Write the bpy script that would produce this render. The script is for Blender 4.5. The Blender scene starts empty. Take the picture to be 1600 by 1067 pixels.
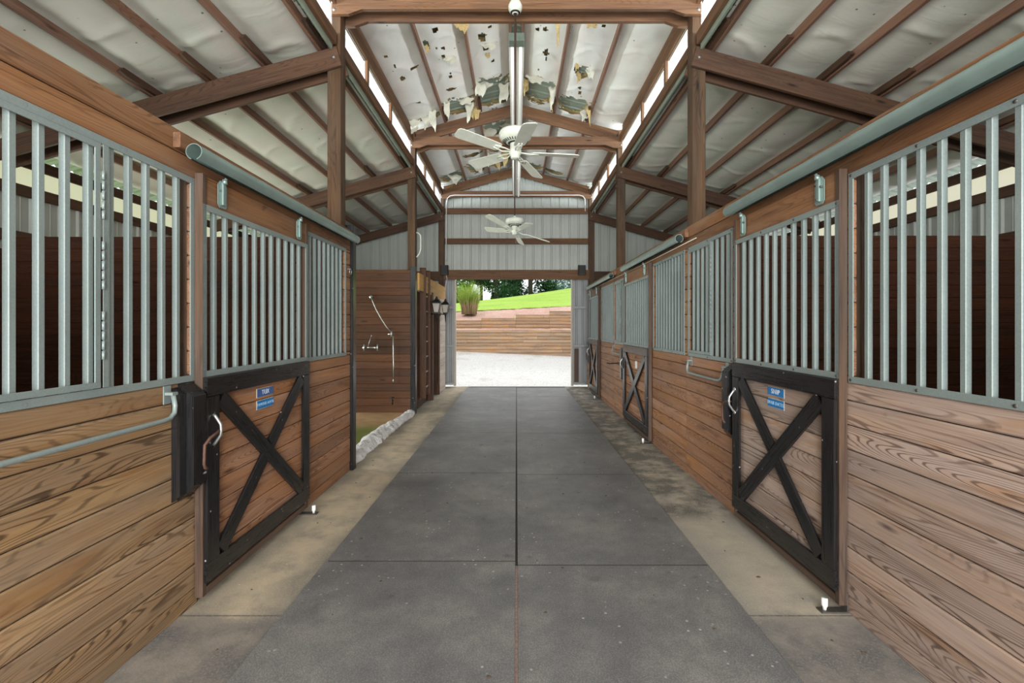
import bpy, bmesh, math, random
from mathutils import Vector, Matrix, noise as mnoise
C = bpy.context.scene.collection
PI = math.pi
R = random.Random(7)

# ------------------------------------------------------------------ camera
F = 725.0; CX, CY, CH = 807.0, 511.0, 1.53
cam = bpy.data.objects.new('camera', bpy.data.cameras.new('camera'))
C.objects.link(cam)
cam.location = (0, 0, CH); cam.rotation_euler = (PI/2, 0, 0)
cam.data.sensor_width = 36.0; cam.data.lens = F/1600*36
cam.data.shift_x = -(CX-800)/1600; cam.data.shift_y = -(533.5-CY)/1600
cam.data.clip_start = 0.05; cam.data.clip_end = 400
S = bpy.context.scene
S.camera = cam
S.view_settings.view_transform = 'Standard'; S.view_settings.look = 'None'
S.view_settings.exposure = 0.0; S.view_settings.gamma = 1.0
S.view_settings.use_curve_mapping = False
try:
    S.cycles.use_denoising = True
    S.cycles.max_bounces = 8; S.cycles.diffuse_bounces = 5; S.cycles.transparent_max_bounces = 12
    S.cycles.sample_clamp_indirect = 6.0
except Exception:
    pass

def wpt(px, py, Y):
    return Vector(((px-CX)*Y/F, Y, CH-(py-CY)*Y/F))

# ------------------------------------------------------------------ materials
def lin(c):
    c = c/255.0
    return c/12.92 if c <= .04045 else ((c+.055)/1.055)**2.4
def rgb(r, g, b): return (lin(r), lin(g), lin(b), 1)

class NT:
    def __init__(s, name):
        s.m = bpy.data.materials.new(name); s.m.use_nodes = True
        s.t = s.m.node_tree; s.t.nodes.clear()
        s.out = s.t.nodes.new('ShaderNodeOutputMaterial')
    def n(s, typ, **kw):
        nd = s.t.nodes.new('ShaderNode'+typ)
        for k, v in kw.items():
            if k.startswith('i_'):
                key = k[2:]; key = int(key) if key.isdigit() else key.replace('_', ' ')
                s.set(nd, key, v)
            else: setattr(nd, k, v)
        return nd
    def set(s, nd, key, v):
        if isinstance(v, bpy.types.NodeSocket): s.t.links.new(v, nd.inputs[key])
        else: nd.inputs[key].default_value = v
    def math(s, op, a, b=0.0, clamp=False):
        nd = s.n('Math', operation=op, use_clamp=clamp); s.set(nd, 0, a); s.set(nd, 1, b); return nd.outputs[0]
    def scale(s, v, sc):
        nd = s.n('VectorMath', operation='MULTIPLY'); s.set(nd, 0, v); s.set(nd, 1, sc); return nd.outputs[0]
    def noise(s, v, scale=1, detail=3, rough=.55, dist=0):
        nd = s.n('TexNoise'); s.set(nd, 'Vector', v)
        s.set(nd, 'Scale', scale); s.set(nd, 'Detail', detail); s.set(nd, 'Roughness', rough); s.set(nd, 'Distortion', dist)
        return nd.outputs['Fac']
    def vor(s, v, scale=1, feature='F1'):
        nd = s.n('TexVoronoi', feature=feature); s.set(nd, 'Vector', v); s.set(nd, 'Scale', scale); return nd.outputs['Distance']
    def ramp(s, f, stops, interp='LINEAR'):
        nd = s.n('ValToRGB'); s.set(nd, 0, f); cr = nd.color_ramp; cr.interpolation = interp
        while len(cr.elements) < len(stops): cr.elements.new(.5)
        for e, (p, c) in zip(cr.elements, stops):
            e.position = p; e.color = c if len(c) == 4 else (*c, 1)
        return nd.outputs[0]
    def step(s, f, a, b):
        nd = s.n('MapRange', clamp=True); s.set(nd, 0, f); s.set(nd, 1, a); s.set(nd, 2, b); return nd.outputs[0]
    def mix(s, f, a, b, mode='MIX'):
        nd = s.n('Mix', data_type='RGBA', blend_type=mode); s.set(nd, 0, f); s.set(nd, 6, a); s.set(nd, 7, b); return nd.outputs[2]
    def gv(s): return s.n('Attribute', attribute_name='gv').outputs['Vector']
    def rnd(s): return s.n('Attribute', attribute_name='rnd').outputs['Fac']
    def obj(s): return s.n('TexCoord').outputs['Object']
    def geo(s): return s.n('NewGeometry').outputs['Position']
    def bump(s, h, st=.3, d=.01):
        nd = s.n('Bump'); s.set(nd, 'Height', h); s.set(nd, 'Strength', st); s.set(nd, 'Distance', d); return nd.outputs[0]
    def bsdf(s, col, rough=.5, metal=0, bump=None, spec=.5, **kw):
        nd = s.n('BsdfPrincipled'); s.set(nd, 'Base Color', col); s.set(nd, 'Roughness', rough)
        s.set(nd, 'Metallic', metal); s.set(nd, 'Specular IOR Level', spec)
        if bump is not None: s.set(nd, 'Normal', bump)
        for k, v in kw.items(): s.set(nd, k.replace('_', ' '), v)
        s.t.links.new(nd.outputs[0], s.out.inputs[0]); return s.m

def wood(name, dark, mid, light, grey=None, gamt=.5, rough=.62, var=.35, knots=True, stain=None, spec=.3, ring=.3, val=1.0):
    t = NT(name); g = t.gv()
    low = t.noise(t.scale(g, (.9, 5, 5)), 1, 3)
    cath = t.noise(t.scale(g, (.55, 5.5, 5.5)), 1, 1.5, .4)
    sn = t.math('SINE', t.math('ADD', t.math('MULTIPLY', cath, 300.0), t.math('MULTIPLY', t.noise(t.scale(g, (3, 60, 60)), 1, 2), 3.0)))
    rings = t.math('SUBTRACT', 1.0, t.step(sn, .35, .95))
    rmask = t.step(t.noise(t.scale(g, (.8, 5, 5)), 1, 3), .40, .62)
    streak = t.noise(t.scale(g, (2.2, 120, 120)), 1, 4, .65)
    wide = t.noise(t.scale(g, (1.3, 26, 26)), 1, 3, .6)
    fac = t.math('ADD', ring*.4, t.math('MULTIPLY', streak, .62))
    fac = t.math('ADD', fac, t.math('MULTIPLY', t.math('SUBTRACT', wide, .5), .55))
    fac = t.math('ADD', fac, t.math('MULTIPLY', t.math('SUBTRACT', low, .5), .6))
    fac = t.math('ADD', fac, .15-ring*.25)
    col = t.ramp(fac, [(.12, dark), (.42, mid), (.8, light)])
    if grey is not None:
        pm = t.step(t.noise(t.scale(g, (1.1, 7, 7)), 1, 4, .6), .5-.25*gamt, .62)
        gcol = t.mix(.6, col, grey)
        gcol = t.mix(t.math('MULTIPLY', t.step(wide, .45, .3), .55), gcol, dark)
        col = t.mix(t.math('MULTIPLY', pm, gamt), col, gcol)
    if stain is not None:
        sm = t.step(t.noise(t.scale(g, (1.7, 8, 8)), 1, 3), .58, .72)
        col = t.mix(t.math('MULTIPLY', sm, .6), col, stain)
        blot = t.step(t.noise(t.scale(g, (5, 11, 11)), 1, 4), .68, .74)
        col = t.mix(t.math('MULTIPLY', blot, .55), col, dark)
    if knots:
        kd = t.vor(t.scale(g, (1.5, 6.5, 6.5)), 1)
        col = t.mix(t.math('MULTIPLY', t.step(kd, .13, .05), .75), col, dark)
        col = t.mix(t.math('MULTIPLY', t.step(kd, .06, .03), .6), col, (dark[0]*.4, dark[1]*.4, dark[2]*.4, 1))
    rl = t.math('MULTIPLY', t.math('SUBTRACT', 1.0, rings), t.math('MULTIPLY', rmask, min(1, ring*1.5)))
    col = t.mix(rl, col, (dark[0]*1.2, dark[1]*1.2, dark[2]*1.2, 1))
    crack = t.math('MULTIPLY', t.step(t.noise(t.scale(g, (1.6, 95, 95)), 1, 3, .5), .38, .31), t.step(t.noise(t.scale(g, (.9, 6, 6)), 1, 2), .42, .58))
    col = t.mix(t.math('MULTIPLY', crack, .7), col, (dark[0]*.7, dark[1]*.7, dark[2]*.7, 1))
    hs = t.n('HueSaturation'); t.set(hs, 'Color', col)
    t.set(hs, 'Value', t.math('ADD', t.math('MULTIPLY', t.rnd(), var*val), (1-var/2)*val))
    t.set(hs, 'Saturation', t.math('ADD', t.math('MULTIPLY', low, .4), .80))
    return t.bsdf(hs.outputs[0], rough, 0, t.bump(fac, .35, .004), spec)

def simple(name, c, rough=.5, metal=0, var=.12, sc=20, spec=.5, bmp=.0):
    t = NT(name); n = t.noise(t.geo(), sc, 4)
    a = tuple(x*(1-var) for x in c[:3])+(1,); b = tuple(min(1, x*(1+var)) for x in c[:3])+(1,)
    col = t.ramp(n, [(.3, a), (.7, b)])
    return t.bsdf(col, rough, metal, t.bump(n, bmp, .01) if bmp else None, spec)
M = {}
M['plank_left'] = wood('weathered_pine_brown', rgb(66, 48, 35), rgb(152, 118, 83), rgb(188, 154, 114), rgb(152, 138, 119), .8, stain=rgb(138, 92, 54), ring=.55, val=.82)
M['plank_right'] = wood('weathered_pine_pale', rgb(84, 66, 58), rgb(166, 138, 118), rgb(198, 172, 150), rgb(170, 160, 158), .9, stain=rgb(158, 116, 74), ring=.55, val=.88)
M['plank_red'] = wood('stained_pine_red', rgb(78, 48, 32), rgb(152, 106, 72), rgb(184, 136, 98), rgb(176, 150, 136), .55, stain=rgb(100, 66, 44), ring=.4, val=.92)
M['header'] = wood('stained_header_board', rgb(66, 40, 26), rgb(128, 88, 58), rgb(160, 118, 82), rgb(150, 128, 108), .5, stain=rgb(76, 46, 28), knots=False, val=.86)
M['edge'] = wood('door_edge_lumber', rgb(44, 33, 27), rgb(76, 58, 46), rgb(104, 82, 66), rgb(104, 94, 90), .5)
M['rafter'] = wood('rafter_lumber', rgb(38, 27, 22), rgb(80, 58, 45), rgb(104, 79, 62), None, rough=.7, var=.3)
M['collar'] = wood('collar_lumber', rgb(50, 34, 24), rgb(106, 76, 54), rgb(136, 103, 76), None, rough=.7, var=.25)
M['purlin'] = wood('purlin_lumber', rgb(64, 44, 36), rgb(120, 90, 74), rgb(148, 116, 98), None, rough=.7, var=.2)
M['post'] = wood('post_lumber', rgb(30, 22, 16), rgb(74, 53, 36), rgb(106, 80, 56), rgb(92, 84, 72), .4, rough=.65, var=.2)
M['dark'] = wood('dark_stained_plank', rgb(38, 22, 15), rgb(78, 50, 33), rgb(106, 72, 48), None, rough=.55, var=.4)
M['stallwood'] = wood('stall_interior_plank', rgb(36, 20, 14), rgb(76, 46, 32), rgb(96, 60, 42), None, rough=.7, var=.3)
M['golden'] = wood('fresh_golden_board', rgb(150, 100, 50), rgb(200, 152, 92), rgb(222, 180, 120), None, var=.1)
M['white_plank'] = wood('whitewashed_plank', rgb(120, 104, 92), rgb(186, 172, 158), rgb(212, 202, 190), None, var=.15)
M['timber'] = wood('retaining_timber', rgb(104, 82, 64), rgb(186, 144, 106), rgb(214, 178, 140), rgb(160, 148, 136), .9, rough=.85, var=.3, stain=rgb(208, 140, 84), knots=False)
M['groove'] = simple('board_joint', rgb(36, 25, 19), .9, 0, .2, 30)
M['backing'] = wood('backing_lumber', rgb(110, 74, 40), rgb(172, 126, 72), rgb(196, 150, 94), None, var=.1)

def metal_galv():
    t = NT('galvanised_steel'); o = t.geo()
    sp = t.noise(o, 120, 2); lowf = t.noise(o, 3, 3)
    col = t.ramp(t.math('ADD', t.math('MULTIPLY', sp, .5), t.math('MULTIPLY', lowf, .6)),
                 [(.3, rgb(124, 137, 137)), (.55, rgb(136, 149, 148)), (.8, rgb(148, 159, 158))])
    return t.bsdf(col, .45, .25, t.bump(lowf, .05, .005), .5)
M['galv'] = metal_galv()
M['track'] = simple('galvanised_track', rgb(142, 164, 160), .38, .5, .1, 6)
M['rust'] = simple('rusty_steel', rgb(98, 70, 60), .7, .4, .3, 60)
M['steel'] = simple('worn_steel', rgb(176, 178, 176), .35, .8, .1, 40)
M['bolt'] = simple('dark_bolt', rgb(92, 88, 84), .5, .6, .2, 60)
M['white_metal'] = simple('white_enamel', rgb(212, 216, 206), .35, 0, .05, 20)
M['fan_white'] = simple('fan_white', rgb(214, 220, 208), .35, 0, .06, 15)
M['vent_dark'] = simple('dark_slot', rgb(26, 26, 26), .6)
M['brown_rod'] = simple('brown_rod', rgb(66, 46, 36), .5)
def tube_mat():
    t = NT('fluorescent_tube')
    return t.bsdf(rgb(238, 236, 232), .25, 0, None, .5, Emission_Color=(1, .97, .95, 1), Emission_Strength=.35)
M['tube_glass'] = tube_mat()
M['capgreen'] = simple('fixture_end', rgb(120, 136, 124), .4, .3)
M['plate_blue_dark'] = simple('blue_plate_dark', rgb(60, 96, 156), .35, 0, .08, 40)
M['plate_blue'] = simple('blue_plate', rgb(28, 118, 186), .35, 0, .08, 40)
M['lettering'] = simple('white_lettering', rgb(226, 234, 242), .5, 0, .03)
M['lettering_dim'] = simple('worn_lettering', rgb(168, 204, 226), .5, 0, .1)
M['plate_edge'] = simple('plate_edge', rgb(196, 180, 156), .5)
M['white_plastic'] = simple('white_plastic', rgb(232, 232, 230), .4, 0, .03)
M['black_plastic'] = simple('black_plastic', rgb(26, 28, 28), .5, 0, .2, 30)
M['iron'] = simple('black_iron', rgb(30, 26, 24), .45, .3, .2, 30)
M['wire'] = simple('pale_wire', rgb(196, 190, 180), .5)
M['debris'] = simple('dry_litter', rgb(80, 62, 48), .9, 0, .4, 50)
M['trunk'] = simple('tree_bark', rgb(62, 56, 50), .9, 0, .3, 6)
M['ribbed'] = simple('painted_sheet_metal', rgb(176, 182, 176), .5, .1, .06, 2)
M['ribbed_light'] = simple('leaf_sheet_metal', rgb(150, 154, 156), .5, .15, .06, 3)
M['deck'] = simple('roof_deck_metal', rgb(150, 164, 150), .5, .2, .1, 3)
M['flap'] = simple('torn_facing', rgb(206, 206, 190), .6, 0, .1, 12)
M['fibreglass'] = simple('yellow_fibreglass', rgb(196, 174, 122), .95, 0, .2, 40, bmp=.5)
def black_paint():
    t = NT('black_painted_board'); g = t.gv()
    st = t.noise(t.scale(g, (3, 120, 120)), 1, 4); sp = t.vor(t.scale(g, (14, 14, 14)), 1)
    col = t.ramp(st, [(.3, rgb(12, 12, 14)), (.75, rgb(32, 32, 34))])
    col = t.mix(t.step(sp, .09, .05), col, rgb(150, 150, 150))
    return t.bsdf(col, t.ramp(st, [(.2, (.22,)*3), (.8, (.36,)*3)]), 0, t.bump(st, .12, .002), .55)
M['black'] = black_paint()
def vinyl(name, base, warm):
    t = NT(name); o = t.geo()
    n = t.noise(t.scale(o, (3, 1.3, 3)), 1, 4); f = t.noise(o, 26, 3)
    w = t.noise(t.scale(o, (1.2, 5, 1.2)), 1, 3, .5, .8)
    col = t.mix(t.step(n, .42, .7), base, warm)
    col = t.mix(t.math('MULTIPLY', t.step(t.vor(o, 5.5), .07, .045), .8), col, rgb(90, 84, 70))
    b = t.math('ADD', t.math('MULTIPLY', w, 1.0), t.math('MULTIPLY', f, .12))
    return t.bsdf(col, .5, 0, t.bump(b, .22, .03), .35)
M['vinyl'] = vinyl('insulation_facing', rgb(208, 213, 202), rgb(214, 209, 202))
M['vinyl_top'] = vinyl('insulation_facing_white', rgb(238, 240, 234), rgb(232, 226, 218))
def mat_rubber():
    t = NT('black_rubber_mat'); o = t.geo()
    cell = t.vor(o, 130); wear = t.noise(o, 1.6, 5, .6); fine = t.noise(o, 160, 2); mid = t.noise(o, 7, 5, .65)
    col = t.ramp(t.math('ADD', t.math('MULTIPLY', wear, .65), t.math('MULTIPLY', mid, .35)),
                 [(.32, rgb(88, 90, 93)), (.5, rgb(116, 116, 117)), (.68, rgb(146, 144, 140))])
    col = t.mix(t.math('MULTIPLY', t.step(fine, .5, .72), .55), col, rgb(158, 154, 150))
    col = t.mix(t.math('MULTIPLY', t.step(cell, .3, .6), .35), col, rgb(52, 53, 55))
    spn = t.n('TexVoronoi', feature='F1'); t.set(spn, 'Vector', o); t.set(spn, 'Scale', 17.0)
    spk = t.math('MULTIPLY', t.step(spn.outputs['Distance'], .15, .08), t.step(t.noise(o, 2.3, 2), .5, .58))
    col = t.mix(t.math('MULTIPLY', spk, .8), col, rgb(196, 194, 190))
    dk = t.step(t.noise(o, 5.1, 3), .66, .74)
    col = t.mix(t.math('MULTIPLY', dk, .5), col, rgb(44, 46, 50))
    return t.bsdf(col, .43, 0, t.bump(t.math('ADD', cell, fine), .3, .003), .6)
M['mat'] = mat_rubber()
def concrete():
    t = NT('sandy_concrete'); o = t.geo()
    a = t.noise(o, 1.3, 5, .6); b = t.noise(o, 4.5, 6, .65); f = t.noise(o, 90, 3)
    col = t.ramp(b, [(.3, rgb(140, 132, 120)), (.5, rgb(176, 162, 140)), (.7, rgb(198, 180, 154))])
    x = t.n('SeparateXYZ'); t.set(x, 0, o)
    ax = t.math('ABSOLUTE', x.outputs[0])
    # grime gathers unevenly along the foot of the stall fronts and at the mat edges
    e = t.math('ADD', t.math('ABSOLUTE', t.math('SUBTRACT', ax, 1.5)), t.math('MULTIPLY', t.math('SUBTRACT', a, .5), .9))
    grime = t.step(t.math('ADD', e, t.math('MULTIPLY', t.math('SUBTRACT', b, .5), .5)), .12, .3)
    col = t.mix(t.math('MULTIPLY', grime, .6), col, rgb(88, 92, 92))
    rt = t.step(x.outputs[0], 0.5, .6)
    col = t.mix(t.math('MULTIPLY', rt, .5), col, rgb(156, 152, 144))
    nl = t.math('MULTIPLY', t.step(t.math('ADD', x.outputs[1], t.math('MULTIPLY', b, .3)), 2.62, 2.52), t.step(t.math('ADD', b, t.math('MULTIPLY', f, .5)), .62, .82))
    nl2 = t.math('MULTIPLY', t.step(t.math('ADD', x.outputs[1], t.math('MULTIPLY', b, .3)), 2.66, 2.56), .55)
    col = t.mix(nl2, col, rgb(116, 112, 110)); col = t.mix(t.math('MULTIPLY', nl, .7), col, rgb(74, 76, 82))
    fr_ = t.math('MULTIPLY', t.math('MULTIPLY', t.step(x.outputs[0], .5, .6), t.step(t.math('ADD', x.outputs[1], t.math('MULTIPLY', b, .4)), 3.8, 4.0)), t.step(t.math('ADD', b, t.math('MULTIPLY', a, .6)), .95, .72))
    col = t.mix(t.math('MULTIPLY', fr_, .8), col, rgb(66, 68, 66))
    um = t.step(ax, 1.24, 1.22); col = t.mix(um, col, rgb(20, 20, 21))  # concrete blackened beneath the mats, painting shade into the open seams
    jt = t.math('ADD', t.step(t.math('ABSOLUTE', t.math('SUBTRACT', x.outputs[1], 2.46)), .008, .004), t.step(t.math('ABSOLUTE', t.math('SUBTRACT', x.outputs[1], 6.0)), .008, .004), True)
    col = t.mix(t.math('MULTIPLY', jt, .7), col, rgb(70, 68, 66))
    col = t.mix(t.math('MULTIPLY', t.step(f, .45, .7), .3), col, rgb(190, 182, 170))
    col = t.mix(t.math('MULTIPLY', t.step(t.vor(o, 9), .06, .03), .8), col, rgb(210, 206, 200))
    return t.bsdf(col, .75, 0, t.bump(t.math('ADD', b, t.math('MULTIPLY', f, .5)), .4, .008), .3)
M['concrete'] = concrete()
def washfloor():
    t = NT('wash_bay_floor'); o = t.geo()
    b = t.noise(o, 3, 5); g = t.noise(o, 1.1, 4)
    col = t.ramp(b, [(.3, rgb(150, 118, 84)), (.7, rgb(182, 152, 116))])
    y = t.n('SeparateXYZ'); t.set(y, 0, o)
    gm = t.math('MULTIPLY', t.step(t.math('ADD', y.outputs[1], t.math('MULTIPLY', g, 1.0)), 7.9, 7.3), t.step(g, .3, .45))
    col = t.mix(gm, col, rgb(102, 110, 48))
    return t.bsdf(col, .6, 0, t.bump(b, .2, .01), .4)
M['washfloor'] = washfloor()
def crumple():
    t = NT('white_crumpled_plastic'); o = t.geo()
    n = t.noise(o, 9, 5); f = t.noise(o, 34, 4)
    col = t.ramp(t.math('ADD', t.math('MULTIPLY', n, .6), t.math('MULTIPLY', f, .4)), [(.34, rgb(150, 146, 142)), (.46, rgb(222, 220, 222)), (.7, rgb(246, 246, 248))])
    return t.bsdf(col, .35, 0, t.bump(f, .9, .03), .5)
M['crumple'] = crumple()
def gravel():
    t = NT('pale_gravel'); o = t.geo()
    v = t.n('TexVoronoi'); t.set(v, 'Vector', o); t.set(v, 'Scale', 26.0)
    n = t.noise(o, .7, 4); c = t.noise(o, 60, 3)
    col = t.mix(.5, t.ramp(c, [(.3, rgb(200, 194, 186)), (.7, rgb(246, 244, 240))]), t.ramp(v.outputs['Color'], [(0, rgb(186, 178, 168)), (.5, rgb(236, 232, 228)), (1, rgb(250, 248, 246))]))
    col = t.mix(t.math('MULTIPLY', t.step(n, .58, .72), .4), col, rgb(160, 150, 110))
    return t.bsdf(col, .9, 0, t.bump(v.outputs['Distance'], .8, .03), .2)
M['gravel'] = gravel()
def ground(name, stops, sc, spec=.2, b2=.6):
    t = NT(name); o = t.geo()
    n = t.noise(o, sc, 5, .65); l = t.noise(o, .35, 3)
    col = t.ramp(t.math('ADD', t.math('MULTIPLY', n, .6), t.math('MULTIPLY', l, .4)), stops)
    return t.bsdf(col, .95, 0, t.bump(n, b2, .05), spec)
M['mulch'] = ground('red_pine_mulch', [(.35, rgb(196, 150, 134)), (.5, rgb(228, 188, 170)), (.65, rgb(242, 216, 204))], 16)
M['lawn'] = ground('mown_grass', [(.32, rgb(146, 188, 70)), (.5, rgb(180, 214, 92)), (.7, rgb(202, 228, 118))], 9)
def blade_mat():
    t = NT('ornamental_grass_blade'); g = t.n('SeparateXYZ'); t.set(g, 0, t.gv())
    col = t.ramp(g.outputs[0], [(0, rgb(120, 92, 74)), (.2, rgb(176, 150, 122)), (.36, rgb(140, 166, 74)), (.8, rgb(164, 206, 76)), (1.0, rgb(222, 208, 168))])
    col = t.mix(t.math('MULTIPLY', t.rnd(), .35), col, rgb(186, 178, 110))
    return t.bsdf(col, .7, 0, None, .2)
M['blade'] = blade_mat()
def leaf_mat(name, a, b):
    t = NT(name); col = t.ramp(t.rnd(), [(0, a), (1, b)])
    return t.bsdf(col, .8, 0, None, .15)
M['leaf1'] = leaf_mat('evergreen_leaf', rgb(26, 52, 36), rgb(60, 96, 58))
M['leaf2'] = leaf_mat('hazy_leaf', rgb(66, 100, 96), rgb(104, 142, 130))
M['leaf3'] = leaf_mat('mid_green_leaf', rgb(52, 92, 40), rgb(104, 146, 66))
def pane_mat():
    t = NT('clerestory_glazing')
    tr = t.n('BsdfTransparent'); t.set(tr, 'Color', (.93, .95, .97, 1))
    tl = t.n('BsdfTranslucent'); t.set(tl, 'Color', (.9, .93, .96, 1))
    gl = t.n('BsdfGlossy'); t.set(gl, 'Roughness', .15)
    m1 = t.n('MixShader'); t.set(m1, 0, t.math('ADD', t.math('MULTIPLY', t.noise(t.geo(), 4, 4), .3), .05))
    t.set(m1, 1, tr.outputs[0]); t.set(m1, 2, tl.outputs[0])
    m2 = t.n('MixShader'); t.set(m2, 0, .05); t.set(m2, 1, m1.outputs[0]); t.set(m2, 2, gl.outputs[0])
    t.t.links.new(m2.outputs[0], t.out.inputs[0]); return t.m
M['pane'] = pane_mat()
def eave_mat():
    t = NT('translucent_eave_panel')
    tl = t.n('BsdfTranslucent'); t.set(tl, 'Color', (.50, .48, .36, 1))
    df = t.n('BsdfDiffuse'); t.set(df, 'Color', (.6, .58, .5, 1))
    m1 = t.n('MixShader'); t.set(m1, 0, .2); t.set(m1, 1, tl.outputs[0]); t.set(m1, 2, df.outputs[0])
    t.t.links.new(m1.outputs[0], t.out.inputs[0]); return t.m
M['eave'] = eave_mat()
def lampglass():
    t = NT('lantern_glass')
    tr = t.n('BsdfTransparent'); t.set(tr, 'Color', (.95, .93, .9, 1))
    df = t.n('BsdfDiffuse'); t.set(df, 'Color', (.86, .82, .76, 1))
    m1 = t.n('MixShader'); t.set(m1, 0, .45); t.set(m1, 1, tr.outputs[0]); t.set(m1, 2, df.outputs[0])
    t.t.links.new(m1.outputs[0], t.out.inputs[0]); return t.m
M['lampglass'] = lampglass()

# ------------------------------------------------------------------ mesh builder
ORG = {}
class MB:
    def __init__(s): s.v = []; s.f = []; s.mi = []; s.gv = []; s.rn = []; s.sm = []
    def add(s, vs, fs, gvs=None, rnd=None, mi=0, sm=False):
        b = len(s.v); s.v += [tuple(p) for p in vs]
        rnd = R.random() if rnd is None else rnd
        s.gv += [tuple(g) for g in gvs] if gvs else [tuple(p) for p in vs]
        s.rn += [rnd]*len(vs)
        for f in fs: s.f.append([b+i for i in f]); s.mi.append(mi); s.sm.append(sm)
    def beam(s, p0, p1, w, h, up=(0, 0, 1), bev=.003, mi=0, rnd=None, cut0=0, cut1=0):
        """board from p0 to p1 (centre line), w across, h along up"""
        p0, p1 = Vector(p0), Vector(p1); L = (p1-p0); ln = L.length; L.normalize()
        up = Vector(up); V = (up-L*up.dot(L)).normalized(); U = L.cross(V)
        a, b = w/2, h/2; c = min(bev, a*.4, b*.4)
        prof = [(-a+c, -b), (a-c, -b), (a, -b+c), (a, b-c), (a-c, b), (-a+c, b), (-a, b-c), (-a, -b+c)]
        off = (R.uniform(-50, 50), R.uniform(-50, 50), R.uniform(-50, 50))
        vs, gs = [], []
        for p, t, cu in ((p0, 0, cut0), (p1, ln, cut1)):
            for (u, v) in prof:
                q = p+U*u+V*v+L*(cu*v)
                vs.append(q)
                big, small = (v, u) if h >= w else (u, v)
                gs.append((t+off[0], big+off[1], small+off[2]))
        fs = [[i, (i+1) % 8, 8+(i+1) % 8, 8+i] for i in range(8)]+[list(range(7, -1, -1)), list(range(8, 16))]
        s.add(vs, fs, gs, rnd, mi)
    def box(s, x0, x1, y0, y1, z0, z1, bev=.003, mi=0, rnd=None, axis=None):
        d = [abs(x1-x0), abs(y1-y0), abs(z1-z0)]
        ax = axis if axis is not None else d.index(max(d))
        c = Vector(((x0+x1)/2, (y0+y1)/2, (z0+z1)/2))
        e = Vector((0, 0, 0)); e[ax] = d[ax]/2
        if ax == 2: s.beam(c-e, c+e, d[1], d[0], (1, 0, 0), bev, mi, rnd)
        elif ax == 1: s.beam(c-e, c+e, d[0], d[2], (0, 0, 1), bev, mi, rnd)
        else: s.beam(c-e, c+e, d[1], d[2], (0, 0, 1), bev, mi, rnd)
    def tube(s, pts, r, seg=8, cap=True, mi=0, rad=None):
        pts = [Vector(p) for p in pts]; n = len(pts); vs = []; off = R.uniform(-9, 9); gs = []
        prev = None; acc = 0
        for i, p in enumerate(pts):
            t = (pts[min(i+1, n-1)]-pts[max(i-1, 0)]).normalized()
            if prev is None:
                a = Vector((0, 0, 1)) if abs(t.z) < .9 else Vector((1, 0, 0))
                u = t.cross(a).normalized()
            else: u = (prev-t*prev.dot(t)).normalized()
            w = t.cross(u); prev = u; rr = rad[i] if rad else r
            if i: acc += (pts[i]-pts[i-1]).length
            for k in range(seg):
                th = 2*PI*k/seg; vs.append(p+u*(rr*math.cos(th))+w*(rr*math.sin(th))); gs.append((acc+off, th*.05, 0))
        fs = [[i*seg+k, i*seg+(k+1) % seg, (i+1)*seg+(k+1) % seg, (i+1)*seg+k] for i in range(n-1) for k in range(seg)]
        s.add(vs, fs, gs, None, mi, True)
        if cap:
            b = len(s.v)-len(vs)
            for f in (list(range(seg-1, -1, -1)), list(range((n-1)*seg, n*seg))):
                s.f.append([b+i for i in f]); s.mi.append(mi); s.sm.append(False)
    def lathe(s, prof, c, seg=24, mi=0, axis=2, sm=True):
        c = Vector(c); vs = []
        for (r, z) in prof:
            for k in range(seg):
                th = 2*PI*k/seg; a, b = r*math.cos(th), r*math.sin(th)
                vs.append(c+Vector((a, b, z) if axis == 2 else ((z, a, b) if axis == 0 else (a, z, b))))
        n = len(prof)
        fs = [[i*seg+k, i*seg+(k+1) % seg, (i+1)*seg+(k+1) % seg, (i+1)*seg+k] for i in range(n-1) for k in range(seg)]
        s.add(vs, fs, None, None, mi, sm)
    def prism(s, poly, e0, e1, axis=0, mi=0, rnd=None):
        """poly = list of 2D points in the two other axes, extruded along axis from e0 to e1"""
        def P(a, b, e): return (e, a, b) if axis == 0 else ((a, e, b) if axis == 1 else (a, b, e))
        n = len(poly); off = R.uniform(-50, 50)
        vs = [P(a, b, e0) for a, b in poly]+[P(a, b, e1) for a, b in poly]
        gs = [(b+off, a, 0) for a, b in poly]+[(b+off, a, .03) for a, b in poly]
        fs = [[i, (i+1) % n, n+(i+1) % n, n+i] for i in range(n)]+[list(range(n-1, -1, -1)), list(range(n, 2*n))]
        s.add(vs, fs, gs, rnd, mi)
    def grid(s, fn, nu, nv, keep=None, mi=0, sm=True, gfn=None):
        vs = [fn(i/nu, j/nv) for j in range(nv+1) for i in range(nu+1)]
        fs = []
        for j in range(nv):
            for i in range(nu):
                if keep is None or keep((i+.5)/nu, (j+.5)/nv):
                    a = j*(nu+1)+i; fs.append([a, a+1, a+nu+2, a+nu+1])
        s.add(vs, fs, None, None, mi, sm)
    def build(s, name, mats, parent=None, origin=None, recalc=True):
        if not isinstance(mats, (list, tuple)): mats = [mats]
        if origin is None: origin = ORG.get(parent.name, Vector((0, 0, 0))) if parent else s.centre()
        origin = Vector(origin)
        me = bpy.data.meshes.new(name)
        me.from_pydata([(p[0]-origin.x, p[1]-origin.y, p[2]-origin.z) for p in s.v], [], s.f)
        for m in mats: me.materials.append(m)
        me.polygons.foreach_set('material_index', s.mi)
        me.polygons.foreach_set('use_smooth', s.sm)
        a = me.attributes.new('gv', 'FLOAT_VECTOR', 'POINT'); a.data.foreach_set('vector', [x for g in s.gv for x in g])
        a = me.attributes.new('rnd', 'FLOAT', 'POINT'); a.data.foreach_set('value', s.rn)
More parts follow.
